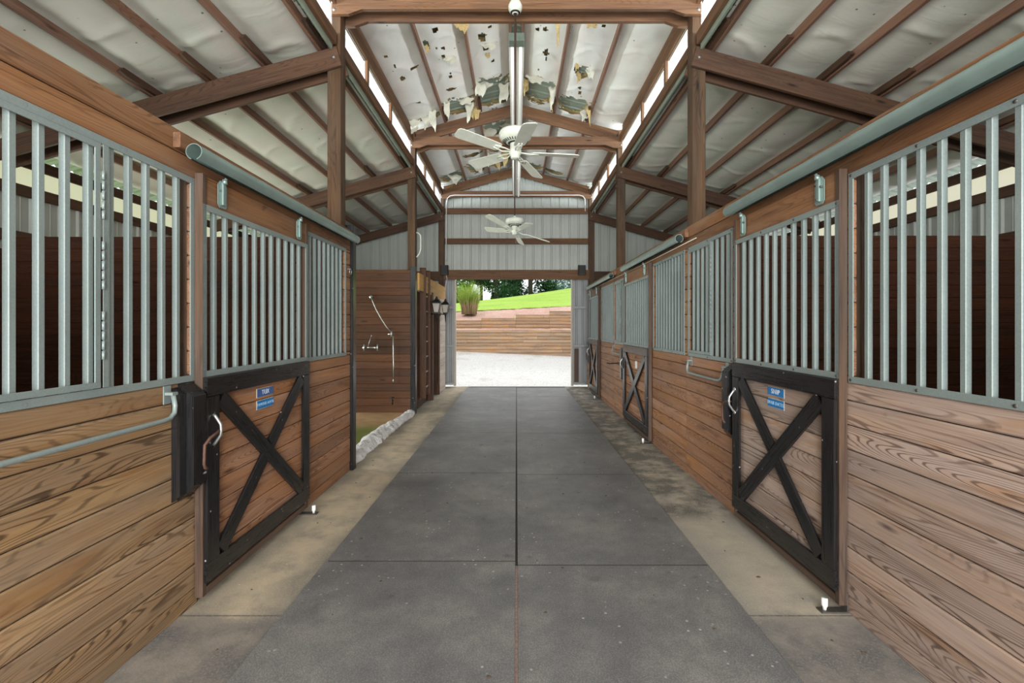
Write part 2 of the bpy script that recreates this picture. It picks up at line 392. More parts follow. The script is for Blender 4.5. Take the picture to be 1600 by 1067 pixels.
        if recalc:
            bm = bmesh.new(); bm.from_mesh(me); bmesh.ops.recalc_face_normals(bm, faces=bm.faces); bm.to_mesh(me); bm.free()
        me.update()
        return link(name, me, parent, origin)
    def centre(s):
        lo = [min(p[i] for p in s.v) for i in range(3)]; hi = [max(p[i] for p in s.v) for i in range(3)]
        return Vector(((lo[0]+hi[0])/2, (lo[1]+hi[1])/2, lo[2]))
def link(name, data, parent=None, origin=(0, 0, 0)):
    o = bpy.data.objects.new(name, data); C.objects.link(o)
    origin = Vector(origin)
    if parent is not None:
        o.parent = parent; o.location = origin-ORG[parent.name]
    else: o.location = origin
    ORG[o.name] = origin
    return o
def copy_part(o, parent, origin):
    c = o.copy(); C.objects.link(c); c.parent = parent; origin = Vector(origin)
    c.location = origin-ORG[parent.name]; ORG[c.name] = origin
    return c
def tag(o, label, cat, group=None):
    o['label'] = label; o['category'] = cat
    if group: o['group'] = group
    return o
def thing(name, label, cat, loc, group=None):
    return tag(link(name, None, None, loc), label, cat, group)
def struct(o):
    o['kind'] = 'structure'; return o

WX = 1.775
SIDE = {-1: 'left', 1: 'right'}
G_BAR = None

# ------------------------------------------------------------------ stall fronts
ROWS = [1.235]+[1.137-.131*k for k in range(9)]+[.0]
def plank_rows(mb, s, ya, yb, z0, z1, d0=.0, d1=.03):
    edges = []
    z = 1.137+.131*12
    while z > -.2:
        edges.append(z); z -= .131
    edges = [z1]+[e for e in edges if z0+.02 < e < z1-.02]+[z0]
    for a, b in zip(edges[:-1], edges[1:]):
        mb.box(s*(WX+d0), s*(WX+d1), ya, yb, b+.0025, a-.0025, .006, axis=1)
    mb.box(s*(WX+d0+.012), s*(WX+d1-.004), ya+.001, yb-.001, z0+.002, z1-.002, .001, axis=1, mi=1)

def grille(parent, s, d, ya, yb, za, zb, name='grille', pitch=.1, fw=.034, hinge=None, label=None):
    """flat frame, square bars as sub-parts; d = distance of the wall face behind the aisle plane"""
    global G_BAR
    X = lambda e: s*(WX+e)
    f = MB()
    f.box(X(d-.006), X(d), ya, yb, zb-fw, zb, .001, axis=1)
    f.box(X(d-.006), X(d), ya, yb, za, za+fw, .001, axis=1)
    f.box(X(d-.006), X(d), ya, ya+fw, za+fw, zb-fw, .001, axis=2)
    f.box(X(d-.006), X(d), yb-fw, yb, za+fw, zb-fw, .001, axis=2)
    # return legs of the angle frame
    f.box(X(d), X(d+.03), ya, yb, zb-.005, zb, .001, axis=1)
    f.box(X(d), X(d+.03), ya, yb, za, za+.005, .001, axis=1)
    n = max(3, int((yb-ya)/.36)+1)
    for i in range(n):
        yy = ya+.02+(yb-ya-.04)*i/(n-1)
        for zz in (za+fw*.45, zb-fw*.45):
            f.lathe([(0, -.003), (.006, -.003), (.008, 0)], (X(d-.0065), yy, zz), 8, 1, axis=0)
    if hinge:
        hy, h0, h1 = hinge
        for k in range(int((h1-h0)/.05)):
            f.tube([(X(d-.010), hy, h0+.05*k+.004), (X(d-.010), hy, h0+.05*k+.044)], .006, 8)
    g = f.build(name, [M['galv'], M['bolt']], parent)
    if label: g['label'] = label
    nb = max(2, round((yb-ya-.05)/pitch))-1
    p = (yb-ya-.03)/(nb+1)
    h = zb-za-.012
    key = round(h, 3)
    if G_BAR is None: G_BAR = {}
    for i in range(nb):
        org = (X(d+.0145), ya+.015+p*(i+1), za+.006)
        if key not in G_BAR:
            b = MB(); q = .0127
            b.box(org[0]-q, org[0]+q, org[1]-q, org[1]+q, org[2], org[2]+h, .0022, axis=2)
            G_BAR[key] = b.build('bar', M['galv'], g, origin=org)
        else:
            copy_part(G_BAR[key], g, org)
    return g

def stall_front(s, Y0, Y1, D0, D1, gA, gB, mat, label, feed=None, block=None, ring=False):
    """planked front of one stall with its barred openings; D0..D1 the doorway"""
    t = thing('stall_front', label, 'stall front', (s*(WX+.015), (Y0+Y1)/2, 0), 'planked stall fronts with barred openings')
    mats = mat if isinstance(mat, tuple) else (mat, mat)
    for (a, b), mat in (((Y0, D0), mats[0]), ((D1, Y1), mats[1])):
        p = MB(); plank_rows(p, s, a, b, .09, 1.235); p.build('planking', [mat, M['groove']], t)
        p = MB(); p.box(s*(WX+.004), s*(WX+.03), a, b, 0, .088, .003, axis=1, rnd=.1); p.build('kick_board', mat, t)
    segs = []
    cur = Y0
    for g in (gA, gB):
        pass
    solid = [(Y0, gA[0]+.012), (gA[1]-.012, D0), (D1, gB[0]+.012), (gB[1]-.012, Y1)]
    for a, b in solid:
        if b-a > .02:
            p = MB(); plank_rows(p, s, a, b, 1.237, 2.345); p.build('planked_pier', [mat, M['groove']], t)
    for z0, z1, e in ((2.347, 2.447, .002), (2.452, 2.566, .004)):
        h = MB(); h.box(s*(WX-e), s*(WX+.036), Y0, Y1, z0, z1, .004, axis=1); h.build('header_board', M['header'], t)
    for yy in (D0-.04, D1+.002):
        j = MB(); j.box(s*(WX+.032), s*(WX+.10), yy, yy+.038, .0, 2.346, .003, axis=2)
        j.build('door_jamb', M['edge'], t)
    for i, g in enumerate((gA, gB)):
        if feed and feed[0] == i:
            fy = feed[1]
            grille(t, s, 0, g[0], g[1], 1.235, 2.346, hinge=None)
        else:
            grille(t, s, 0, g[0], g[1], 1.235, 2.346)
    if block:
        by = block
        b = MB()
        # chamfer-ended door stop block: profile in (x, z)
        prof = [(s*(WX-.001), 1.235), (s*(WX-.085), 1.165), (s*(WX-.085), .70), (s*(WX-.001), .615)]
        b.prism([(x, z) for x, z in prof], by, by+.10, axis=1)
        b.prism([(s*(WX-.001), 1.215), (s*(WX-.045), 1.18), (s*(WX-.045), .66), (s*(WX-.001), .625)], *((by-.045, by-.001) if s < 0 else (by+.101, by+.145)), axis=1)
        bl = b.build('stop_block', M['black'], t); bl['label'] = 'black painted door stop block with slanted ends'
    return t

def sliding_door(s, D0, D1, latch_near, label, plates=None, mat='plank_left', lever=False, hook=True):
    t = thing('sliding_stall_door', label, 'sliding door', (s*(WX-.035), (D0+D1)/2, .04), 'sliding stall doors with crossed braces')
    X = lambda e: s*(WX+e)
    a, b = D0, D1
    p = MB(); z = 1.137+.131
    p2 = MB()
    edges = [1.225]+[1.137-.131*k+.03 for k in range(0, 9)]+[.085]
    for hi, lo in zip(edges[:-1], edges[1:]):
        if hi-lo > .01: p.box(X(-.038), X(-.014), a+.037, b-.037, lo+.0022, hi-.0022, .0055, axis=1)
    p.box(X(-.028), X(-.016), a+.038, b-.038, .09, 1.22, .001, axis=1, mi=1)
    p.build('panel', [M[mat], M['groove']], t)
    e = MB()
    for yy in (a, b-.036): e.box(X(-.052), X(-.008), yy, yy+.036, .045, 2.375, .003, axis=2)
    e.box(X(-.052), X(-.008), a+.037, b-.037, .045, .085, .003, axis=1)
    e.box(X(-.050), X(-.010), a+.037, b-.037, 1.226, 1.25, .003, axis=1)
    e.build('edge_frame', M['edge'], t)
    h = MB(); h.box(X(-.046), X(-.012), a+.037, b-.037, 2.2, 2.372, .004, axis=1); h.build('top_board', M['header'], t)
    fr = MB(); w = .108; za, zb = .115, 1.25; d0, d1 = -.072, -.0525
    fr.box(X(d0), X(d1), a+.012, b-.012, zb-w, zb, .004, axis=1)
    fr.box(X(d0), X(d1), a+.012, b-.012, za, za+w, .004, axis=1)
    fr.box(X(d0), X(d1), a+.012, a+.012+w, za+w+.001, zb-w-.001, .004, axis=2)
    fr.box(X(d0), X(d1), b-.012-w, b-.012, za+w+.001, zb-w-.001, .004, axis=2)
    fr.build('black_frame', M['black'], t)['label'] = 'black painted board frame'
    y0, y1 = a+.012+w, b-.012-w; z0, z1 = za+w, zb-w
    dm = (d0+d1)/2
    for k in (0, 1):
        br = MB()
        yy = (y0+.02, y1-.02) if k == 0 else (y1-.02, y0+.02)
        if s < 0: top_y, bot_y = (y0, y1) if k == 0 else (y1, y0)
        else: top_y, bot_y = (y0, y1) if k == 1 else (y1, y0)
        P0 = Vector((X(dm), bot_y, z0)); P1 = Vector((X(dm), top_y, z1))
        dr = (P1-P0).normalized(); nrm = Vector((1, 0, 0)).cross(dr)
        main = (k == 0) if s < 0 else (k == 1)
        if s > 0: main = (top_y == y0) is False and k == 1
        if main or k == (0 if s < 0 else 1):
            br.beam(P0+dr*.03, P1-dr*.03, .019, .10, nrm, .003)
        else:
            mid = (P0+P1)/2; ang = abs(math.atan2(z1-z0, y1-y0))
            gap = .10/2/max(.2, math.sin(2*ang))+.002
            # shortened halves butt against the long brace
            br.beam(P0+dr*.03, mid-dr*gap, .019, .10, nrm, .003)
            br.beam(mid+dr*gap, P1-dr*.03, .019, .10, nrm, .003)
        br.build('brace', M['black'], t)
    grille(t, s, -.046, a+.004, b-.004, 1.252, 2.212, pitch=.105)
    # hangers
    for yy in (a+(b-a)*.13, b-(b-a)*.13):
        hg = MB()
        hg.prism([(yy-.042, 2.24), (yy-.026, 2.222), (yy+.026, 2.222), (yy+.042, 2.24), (yy+.042, 2.355), (yy+.02, 2.38), (yy-.02, 2.38), (yy-.042, 2.355)], X(-.054), X(-.058), axis=0)
        hg.box(X(-.07), X(-.058), yy-.013, yy+.013, 2.24, 2.372, .002, axis=2)
        for (q, zz) in ((-.022, 2.32), (.022, 2.335), (0, 2.25)):
            hg.lathe([(0, -.008), (.006, -.008), (.006, .0)], (X(-.06) if q else X(-.07), yy+q, zz), 8, 1, axis=0)
        hg.tube([(X(-.066), yy, 2.372), (X(-.07), yy, 2.385), (X(-.08), yy, 2.398)], .008, 8)
        hg.lathe([(0, -.02), (.014, -.02), (.014, .006), (0, .006)], (X(-.07), yy, 2.384), 10)
        hg.build('hanger', [M['track'], M['bolt']], t)
    # pull handle
    hy = a+.06 if latch_near else b-.06
    pz = [(-.0725, 1.04), (-.085, 1.03), (-.115, .985), (-.118, .955), (-.115, .925), (-.085, .88), (-.0725, .87)]
    hd = MB(); hd.tube([(X(q), hy, zz) for q, zz in pz], .0085, 8)
    for zz in (1.045, .865): hd.lathe([(0, -.006), (.014, -.006), (.016, 0)], (X(-.0725), hy, zz), 10, 0, axis=0)
    hd.build('pull_handle', M['steel'], t)
    sg = -1 if latch_near else 1
    if hook:
        lt = MB()
        ly = hy+sg*.02
        lt.tube([(X(-.105), hy, .95), (X(-.12), ly+sg*.02, .945), (X(-.118), ly+sg*.075, .93), (X(-.112), ly+sg*.11, .90), (X(-.11), ly+sg*.112, .80), (X(-.108), ly+sg*.10, .775), (X(-.106), ly+sg*.08, .765)], .008, 8)
        lt.build('latch_hook', M['rust'], t)['label'] = 'rusty hooked latch'
    if lever:
        lt = MB(); lt.box(X(-.09), X(-.0725), hy-.02, hy+.02, .88, 1.05, .003, axis=2)
        lt.tube([(X(-.10), hy, .955), (X(-.14), hy+sg*.03, .955), (X(-.27), hy+sg*.10, .94), (X(-.31), hy+sg*.12, .95)], .009, 8)
        lt.build('latch_lever', M['iron'], t)['label'] = 'dark latch lever sticking out'
    if plates:
        for (yc, zc, w_, h_, txt, pm, lm, sz) in plates:
            pl = MB(); pl.box(X(-.042), X(-.039), yc-w_/2-.004, yc+w_/2+.004, zc-h_/2-.004, zc+h_/2+.004, .0005, axis=1, mi=1)
            pl.box(X(-.0445), X(-.0425), yc-w_/2, yc+w_/2, zc-h_/2, zc+h_/2, .0005, axis=1)
            po = pl.build('name_plate', [M[pm], M['plate_edge']], t); po['label'] = 'blue plate with white lettering' if txt else 'small white plate'
            if txt:
                cu = bpy.data.curves.new('lettering', 'FONT'); cu.body = txt; cu.size = sz; cu.extrude = .0006
                cu.align_x = 'CENTER'; cu.align_y = 'CENTER'; cu.materials.append(M[lm]); cu.space_character = 1.12
                o = bpy.data.objects.new('lettering', cu); C.objects.link(o); o.parent = po
                ax = Vector((0, -s, 0)); up = Vector((0, 0, 1)); nn = Vector((-s, 0, 0))
                m = Matrix((ax, up, nn)).transposed().to_4x4()
                m.translation = Vector((X(-.0455), yc, zc))-ORG[po.name]
                o.matrix_local = m
    return t

def track(s, Y0, Y1, label, r=.043):
    X = lambda e: s*(WX+e)
    t = thing('door_track', label, 'door track', (X(-.09), (Y0+Y1)/2, 2.40), 'round galvanised door tracks')
    cz = 2.446; n = 22; vs = []; th = [(-PI/2+.35)+(2*PI-.7)*k/n for k in range(n+1)]
    rl = MB()
    for rr in (r, r-.004):
        vs = [(X(-.092)+rr*math.cos(q), y, cz+rr*math.sin(q)) for y in (Y0, Y1) for q in th]
        rl.add(vs, [[k, k+1, n+1+k+1, n+1+k] for k in range(n)], None, .5, 0, True)
    for y in (Y0, Y1):
        vs = [(X(-.092)+rr*math.cos(q), y, cz+rr*math.sin(q)) for rr in (r, r-.004) for q in th]
        rl.add(vs, [[k, k+1, n+1+k+1, n+1+k] for k in range(n)], None, .5, 0)
    rl.build('rail', M['track'], t, recalc=False)
    b = MB(); b.box(X(-.044), X(-.006), Y0-.03, Y1+.02, 2.457, 2.535, .004, axis=1)
    b.build('backing_board', M['header'], t)
    br = MB(); k = max(2, int((Y1-Y0)/.6)+1)
    for i in range(k):
        y = Y0+.1+(Y1-Y0-.2)*i/(k-1)
        br.box(X(-.048), X(-.044), y-.03, y+.03, 2.44, 2.51, .001, axis=2)
        br.box(X(-.10), X(-.048), y-.03, y+.03, 2.488, 2.493, .001, axis=0)
    br.build('bracket', M['galv'], t)
    return t

def blanket_bar(s, Y0, Y1, label, far_only=False):
    X = lambda e: s*(WX+e)
    t = thing('blanket_bar', label, 'blanket bar', (X(-.05), (Y0+Y1)/2, 1.06), 'galvanised blanket bars')
    pts = [(X(-.035), Y1, 1.185), (X(-.045), Y1, 1.13), (X(-.05), Y1-.012, 1.095), (X(-.055), Y1-.05, 1.075), (X(-.055), Y1-.1, 1.072)]
    pts += [(X(-.055), Y0+.1, 1.072), (X(-.055), Y0+.05, 1.075), (X(-.05), Y0+.012, 1.095), (X(-.045), Y0, 1.13), (X(-.035), Y0, 1.185)]
    b = MB(); b.tube(pts, .0115, 10); b.build('bar', M['galv'], t)
    for y in (Y0, Y1):
        k = MB(); k.box(X(-.006), X(-.001), y-.025, y+.025, 1.14, 1.232, .002, axis=2)
        k.box(X(-.046), X(-.006), y-.018, y+.018, 1.185, 1.20, .002, axis=0)
        k.build('mount_plate', M['galv'], t)
    return t

def floor_guide(s, y, label):
    X = lambda e: s*(WX+e)
    t = thing('floor_guide', label, 'floor guide', (X(-.07), y, 0), 'door floor guides with white rollers')
    b = MB(); b.box(X(-.145), X(-.004), y-.025, y+.025, .001, .009, .002, axis=0)
    b.box(X(-.010), X(-.004), y-.025, y+.025, .009, .11, .002, axis=2); b.build('bracket', M['bolt'], t)
    r = MB(); r.lathe([(0, .009), (.009, .009), (.011, .025), (.015, .03), (.015, .07), (0, .07)], (X(-.115), y, 0), 12)
    r.build('roller', M['white_plastic'], t)['label'] = 'white plastic roller'
    return t

LF = stall_front(-1, .30, 4.945, 2.58, 3.79, (1.22, 2.553), (3.895, 4.83), (M['plank_left'], M['plank_red']),
    'planked left stall front with barred panels around the TUX door', block=2.43)
RF1 = stall_front(1, .30, 4.845, 2.52, 3.64, (1.22, 2.475), (3.80, 4.80), (M['plank_right'], M['plank_red']),
    'pale weathered right stall front with barred panels around the SNIP door', block=3.72)
RF2 = stall_front(1, 4.85, 8.44, 6.10, 7.42, (4.89, 6.03), (7.56, 8.40), M['plank_red'],
    'reddish planked stall front in the middle of the right row', block=7.5)
RF3 = stall_front(1, 8.445, 11.6, 9.85, 10.9, (8.49, 9.72), (11.05, 11.55), M['plank_red'],
    'farthest planked stall front on the right beside the open end door', block=11.0)
PT = 1.0
sliding_door(-1, 2.545, 3.835, True, 'black cross-braced sliding stall door with the TUX name plate', plates=[
    (3.20, 1.085, .20, .054, 'TUX', 'plate_blue_dark', 'lettering', .044), (3.20, 1.006, .20, .054, 'FAMOUS AMOS', 'plate_blue', 'lettering_dim', .028)], mat='plank_red')
sliding_door(1, 2.475, 3.68, False, 'black cross-braced sliding stall door with the SNIP name plate', plates=[
    (3.10, 1.096, .185, .054, 'SNIP', 'plate_blue', 'lettering', .046), (3.10, 1.018, .185, .054, 'DIXIE DATES', 'plate_blue', 'lettering_dim', .031)], mat='plank_right')
sliding_door(1, 6.05, 7.46, False, 'cross-braced sliding stall door with a small white plate and latch lever, middle of right row', plates=[
    (6.72, .985, .10, .10, '', 'white_plastic', 'lettering', .05)], mat='plank_red', lever=True, hook=False)
sliding_door(1, 9.80, 10.95, False, 'farthest cross-braced sliding stall door on the right, without any plate', mat='plank_red')
track(-1, 2.42, 4.87, 'round galvanised door track above the TUX door, its open end facing the camera')
track(1, .9, 3.69, 'long round galvanised door track above the SNIP door running out of the picture')
track(1, 4.80, 7.35, 'round galvanised door track over the middle door of the right row')
track(1, 8.25, 10.95, 'farthest round galvanised door track on the right, above the last stall door')
blanket_bar(-1, 1.25, 2.352, 'galvanised blanket bar on the near left planking before the TUX door')
blanket_bar(1, 3.90, 4.70, 'galvanised blanket bar on the right planking just beyond the SNIP door')
blanket_bar(1, 7.70, 8.35, 'galvanised blanket bar beyond the middle door of the right row')
blanket_bar(1, 11.19, 11.5, 'galvanised blanket bar beyond the last right door by the end wall')
floor_guide(-1, 3.80, 'white roller floor guide at the far foot of the TUX door')
floor_guide(1, 2.50, 'white roller floor guide at the near foot of the SNIP door')
floor_guide(1, 6.09, 'white roller floor guide at the near foot of the middle right door')
floor_guide(1, 9.86, 'white roller floor guide at the near foot of the last right door')

# feed door frame with hinge on the near left grille
def feed_door(parent, s, ya, yb, za, zb, hy):
    X = lambda e: s*(WX+e); f = MB(); w = .026
    f.box(X(-.0125), X(-.0065), ya, yb, zb-w, zb, .001, axis=1); f.box(X(-.0125), X(-.0065), ya, yb, za, za+w, .001, axis=1)
    f.box(X(-.0125), X(-.0065), yb-w, yb, za+w, zb-w, .001, axis=2)
    f.box(X(-.0125), X(-.0065), ya, ya+w, za+w, zb-w, .001, axis=2)
    fd = f.build('feed_door', M['galv'], parent)
    h = MB()
    for (c0) in (za+.12, (za+zb)/2-.1, zb-.32):
        for k in range(5): h.tube([(X(-.014), hy, c0+.042*k), (X(-.014), hy, c0+.042*k+.036)], .006, 8)
    h.box(X(-.0105), X(-.0065), hy+.004, hy+.03, za, zb, .001, axis=2)
    h.build('hinge', M['galv'], fd)
feed_door(LF, -1, 1.24, 1.968, 1.272, 2.31, 1.978)
feed_door(RF1, 1, 4.22, 4.765, 1.272, 2.31, 4.21)
feed_door(RF2, 1, 7.86, 8.365, 1.272, 2.31, 7.85)

# small tie ring at the end of the left front
t = thing('tie_ring', 'small steel tie ring screwed to the far end of the left stall front', 'tie ring', (-1.77, 4.88, 2.10))
m = MB(); m.lathe([(0, 0), (.012, 0), (.012, .006), (0, .006)], (-1.7745, 4.88, 2.14), 10, axis=0); m.build('base_plate', M['steel'], t)
m = MB(); m.tube([(-1.745+.0, 4.88+.028*math.sin(a), 2.112+.028*math.cos(a)) for a in [2*PI*k/14 for k in range(15)]], .005, 6)
m.tube([(-1.769, 4.88, 2.14), (-1.745, 4.88, 2.14)], .005, 6); m.build('ring', M['steel'], t)

# ------------------------------------------------------------------ posts, trusses, purlins
def lean_z(x): return 4.406-.274*(abs(x)-1.8)
def top_z(x): return 5.55-.27*abs(x)
PY = [(4.78, 4.92), (8.30, 8.44), (11.60, 11.74)]
PN = ['nearest', 'middle', 'farthest']
PL = {(-1, 0): 'near left square timber post rising behind the TUX stall front', (1, 0): 'near right square timber post rising behind the right stall fronts',
      (-1, 1): 'second left timber post standing beside the wash bay partition', (1, 1): 'second timber post on the right behind the middle stall front',
      (-1, 2): 'left timber post against the metal end wall', (1, 2): 'right timber post against the metal end wall'}
for s in (-1, 1):
    for i, (a, b) in enumerate(PY):
        m = MB(); m.box(s*1.812, s*1.95, a, b, 0, 4.99, .005, axis=2)
        tag(m.build('timber_post', M['post'], origin=(s*1.88, (a+b)/2, 0)), PL[(s, i)], 'post', 'timber posts carrying the roof')
def bolts(parent, pts, dy=-.004):
    m = MB()
    for (x, y, z) in pts: m.lathe([(0, dy*2), (.009, dy*2), (.009, dy), (.018, dy), (.018, 0)], (x, y, z), 10, axis=1)
    m.build('bolt', M['steel'], parent)
CN = [('near front collar beam across the top edge of the picture', 'rear twin of the near collar beam across the aisle'),
      ('collar beam across the aisle just behind the near ceiling fan', 'rear twin of the collar beam behind the near ceiling fan'),
      ('last collar beam across the top of the metal end wall', None)]
LN = ['near', 'second', 'end wall']
for i, (a, b) in enumerate(PY):
    for k in (0, 1):
        if i == 2 and k: continue
        y0, y1 = (a-.045, a-.005) if k == 0 else (b+.005, b+.045)
        m = MB()
        # clipped lower corners
        zt, zb_ = 4.92, 4.775
        m.prism([(-1.93, zb_-.05), (-1.72, zb_-.05), (-1.58, zb_), (1.58, zb_), (1.72, zb_-.05), (1.93, zb_-.05), (1.93, zt), (-1.93, zt)], y0, y1, axis=1)
        # grain runs along X
        m.gv = [(g[1], g[0]-0, g[2]) for g in m.gv]
        o = m.build('collar_beam', M['collar'], origin=(0, (y0+y1)/2, zb_)); tag(o, CN[i][k], 'collar beam', 'collar beams tying the posts')
        if k == 0: bolts(o, [(-1.88, y0, 4.85), (1.88, y0, 4.85), (-1.86, y0, 4.77), (1.86, y0, 4.77)])
        for s in (-1, 1):
            m = MB(); h = .20
            xa, xb = 1.815, 5.38
            za, zb2 = lean_z(xa)-h/2, lean_z(xb)-h/2
            m.beam((s*xa, (y0+y1)/2, za), (s*xb, (y0+y1)/2, zb2), .038, h, bev=.004)
            o = m.build('rafter', M['rafter'], origin=(s*1.9, (y0+y1)/2, za))
            tag(o, '%s %s rafter sloping from the %s post to the outer wall' % (SIDE[s], ('front' if k == 0 else 'rear'), LN[i]) if i < 2 else '%s rafter sloping along the top of the end wall' % SIDE[s], 'rafter', 'side roof rafters')
            if k == 0: bolts(o, [(s*1.87, y0+.0009, lean_z(1.87)-.1)])
    if i >= 1:
        for s in (-1, 1):
            m = MB(); ym = (a+b)/2-.03
            m.beam((s*1.80, ym, top_z(1.80)-.115), (s*.036, ym, top_z(.036)-.115), .04, .21, bev=.004)
            tag(m.build('gable_rafter', M['collar'], origin=(s*.9, ym, 5.1)), '%s ridge rafter above the %s collar beam' % (SIDE[s], 'last' if i == 2 else 'fan side'), 'rafter', 'raised roof rafters')
# rear side blocking between the paired rafters
ORD = ['innermost', 'second', 'third', 'fourth', 'fifth', 'outermost']
PX = [2.02, 2.60, 3.17, 3.74, 4.32, 4.95]
YE = 11.76
for s in (-1, 1):
    for i, x in enumerate(PX):
        m = MB(); z = lean_z(x)+.056
        m.beam((s*x, -3.9, z), (s*x, YE, z), .038, .088, bev=.004)
        o = m.build('purlin', M['purlin'], origin=(s*x, 4, z-.044))
        tag(o, '%s purlin from the aisle under the %s side roof' % (ORD[i], SIDE[s]), 'purlin', 'purlins under the side roofs')
        for yy in (4.75, 8.27):
            sp = MB(); off = -s*.042
            poly = [(yy-.44, z-.020), (yy-.40, z+.032), (yy+.40, z+.032), (yy+.44, z-.020), (yy+.36, z-.032), (yy-.36, z-.032)]
            sp.prism(poly, s*x+off-.019, s*x+off+.019, axis=0)
            sp.gv = [(g[1], g[0], g[2]) for g in sp.gv]
            sp.build('splice_block', M['rafter'], o)
    for i, x in enumerate((.675, 1.28)):
        m = MB(); z = top_z(x)+.046-.002
        m.beam((s*x, -3.9, z+.002), (s*x, YE, z+.002), .038, .088, bev=.004)
        o = m.build('purlin', M['purlin'], origin=(s*x, 4, z-.044))
        tag(o, '%s %s purlin of the raised roof over the aisle' % (('upper', 'lower')[i], SIDE[s]), 'purlin', 'purlins under the raised roof')
        sp = MB()
        for yy in (8.17,):
            sp.prism([(yy-.36, z-.044), (yy-.3, z+.03), (yy+.1, z+.03), (yy+.1, z-.044)], s*x-s*.042-.019, s*x-s*.042+.019, axis=0)
        sp.gv = [(g[1], g[0], g[2]) for g in sp.gv]
        sp.build('splice_block', M['rafter'], o)
    m = MB(); m.beam((s*.085, -3.9, top_z(.085)+.035), (s*.085, YE, top_z(.085)+.035), .036, .10, bev=.003)
    tag(m.build('ridge_purlin', M['purlin'], origin=(s*.085, 4, 5.5)), '%s one of the paired ridge purlins above the light fixtures' % SIDE[s], 'purlin', 'paired ridge purlins')

# ------------------------------------------------------------------ roofs
def lumpy(x, y, a=1.0, f=1.0): return a*mnoise.noise(Vector((x*f, y*f, 3.1)))
def crease(u, y, ph):
    """soft hanging wrinkles across the facing between two purlins"""
    q = y/.86+ph+.22*math.sin(PI*u)+.35*mnoise.noise(Vector((u*1.5, y*.5, ph)))
    fr = q-math.floor(q)-.5
    return -.013*math.exp(-(fr/.055)**2)*min(1, 2.2*math.sin(PI*min(max(u, 0), 1))**1.5)
LXS = [1.985]+PX[1:]+[5.46]
def lean_sheet(s):
    m = MB(); x0, x1 = 1.99, 5.45
    edges = [2.02]+PX[1:]+[5.46]
    nu, nv = 64, 620
    def fn(u, v):
        x = x0+(x1-x0)*u; y = -3.9+15.65*v
        k = 0
        while k < len(edges)-2 and x > edges[k+1]: k += 1
        w = (x-edges[k])/(edges[k+1]-edges[k]); w = min(max(w, 0), 1)
        bay = math.sin(PI*w)
        z = lean_z(x)+.119-.05*bay+crease(w, y, k*.37+s)+.012*mnoise.noise(Vector((x*4, y*3, s*7)))*bay
        return (s*x, y, z)
    m.grid(fn, nu, nv)
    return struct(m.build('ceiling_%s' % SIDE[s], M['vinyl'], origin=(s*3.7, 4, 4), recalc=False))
CL = lean_sheet(-1); CR = lean_sheet(1)

# torn insulation of the raised roof: tears placed by where they lie on the slope
def ceil_pt(px, py):
    dx, dy = px-CX, CY-py
    t = 4.10/(dy+.27*abs(dx))
    return dx*t, F*t
TEARS = []
for (px, py, rx, ry) in [(680, 45, 6, 4), (667, 73, 4, 7), (753, 58, 6, 7), (760, 72, 5, 5), (629, 122, 4, 3), (693, 87, 3, 3), (682, 75, 2, 2), (693, 74, 3, 2),
        (853, 80, 4, 4), (853, 90, 2, 3), (856, 20, 4, 4), (929, 27, 9, 3), (944, 40, 3, 3), (909, 111, 11, 10), (852, 44, 3, 3), (840, 45, 3, 2), (906, 136, 2, 2), (906, 144, 2, 2), (841, 107, 2, 2), (603, 88, 2, 3), (617, 102, 2, 2), (704, 118, 3, 2), (704, 113, 2, 2),
        (764, 19, 3, 2), (765, 40, 3, 2), (770, 93, 2, 2), (705, 138, 8, 2), (648, 104, 6, 1.5), (655, 158, 4, 1.5), (678, 20, 3, 2), (566, 25, 3, 3)]:
    x, y = ceil_pt(px, py); xa, _ = ceil_pt(px+rx, py); _, y1 = ceil_pt(px, py+ry); _, y0 = ceil_pt(px, py-ry)
    TEARS.append((x, y, abs(xa-x)*1.1, abs(y1-y0)/2*1.1))
# big tears just before the second truss, and in the farther bay
TEARS += [(-1.02, 8.02, .27, .26), (-.40, 7.87, .29, .46), (.37, 7.84, .27, .40), (.98, 8.0, .24, .28), (-1.55, 8.14, .2, .10),
          (-.42, 9.3, .22, .35), (-.38, 10.2, .26, .3), (-.95, 9.35, .16, .12), (-.98, 10.3, .22, .08), (-.95, 11.1, .24, .35), (-.4, 11.2, .25, .3), (-1.55, 11.3, .25, .25), (.4, 11.45, .25, .15), (.95, 11.5, .2, .12), (-.9, 9.9, .12, .07)]
def torn(x, y, grow=1.0):
    for (cx, cy, rx, ry) in TEARS:
        dx, dy = (x-cx)/(rx*grow), (y-cy)/(ry*grow)
        if abs(dx) < 1.6 and abs(dy) < 1.6:
            wob = 1+.45*mnoise.noise(Vector((x*9, y*9, cx)))+.2*mnoise.noise(Vector((x*26, y*26, cy)))
            e = (abs(dx)**2.6+abs(dy)**2.6)**(1/2.6) if rx > .15 else math.hypot(dx, dy)
            if e < wob: return True
    return False
MXS = [.11, .675, 1.28, 1.93]
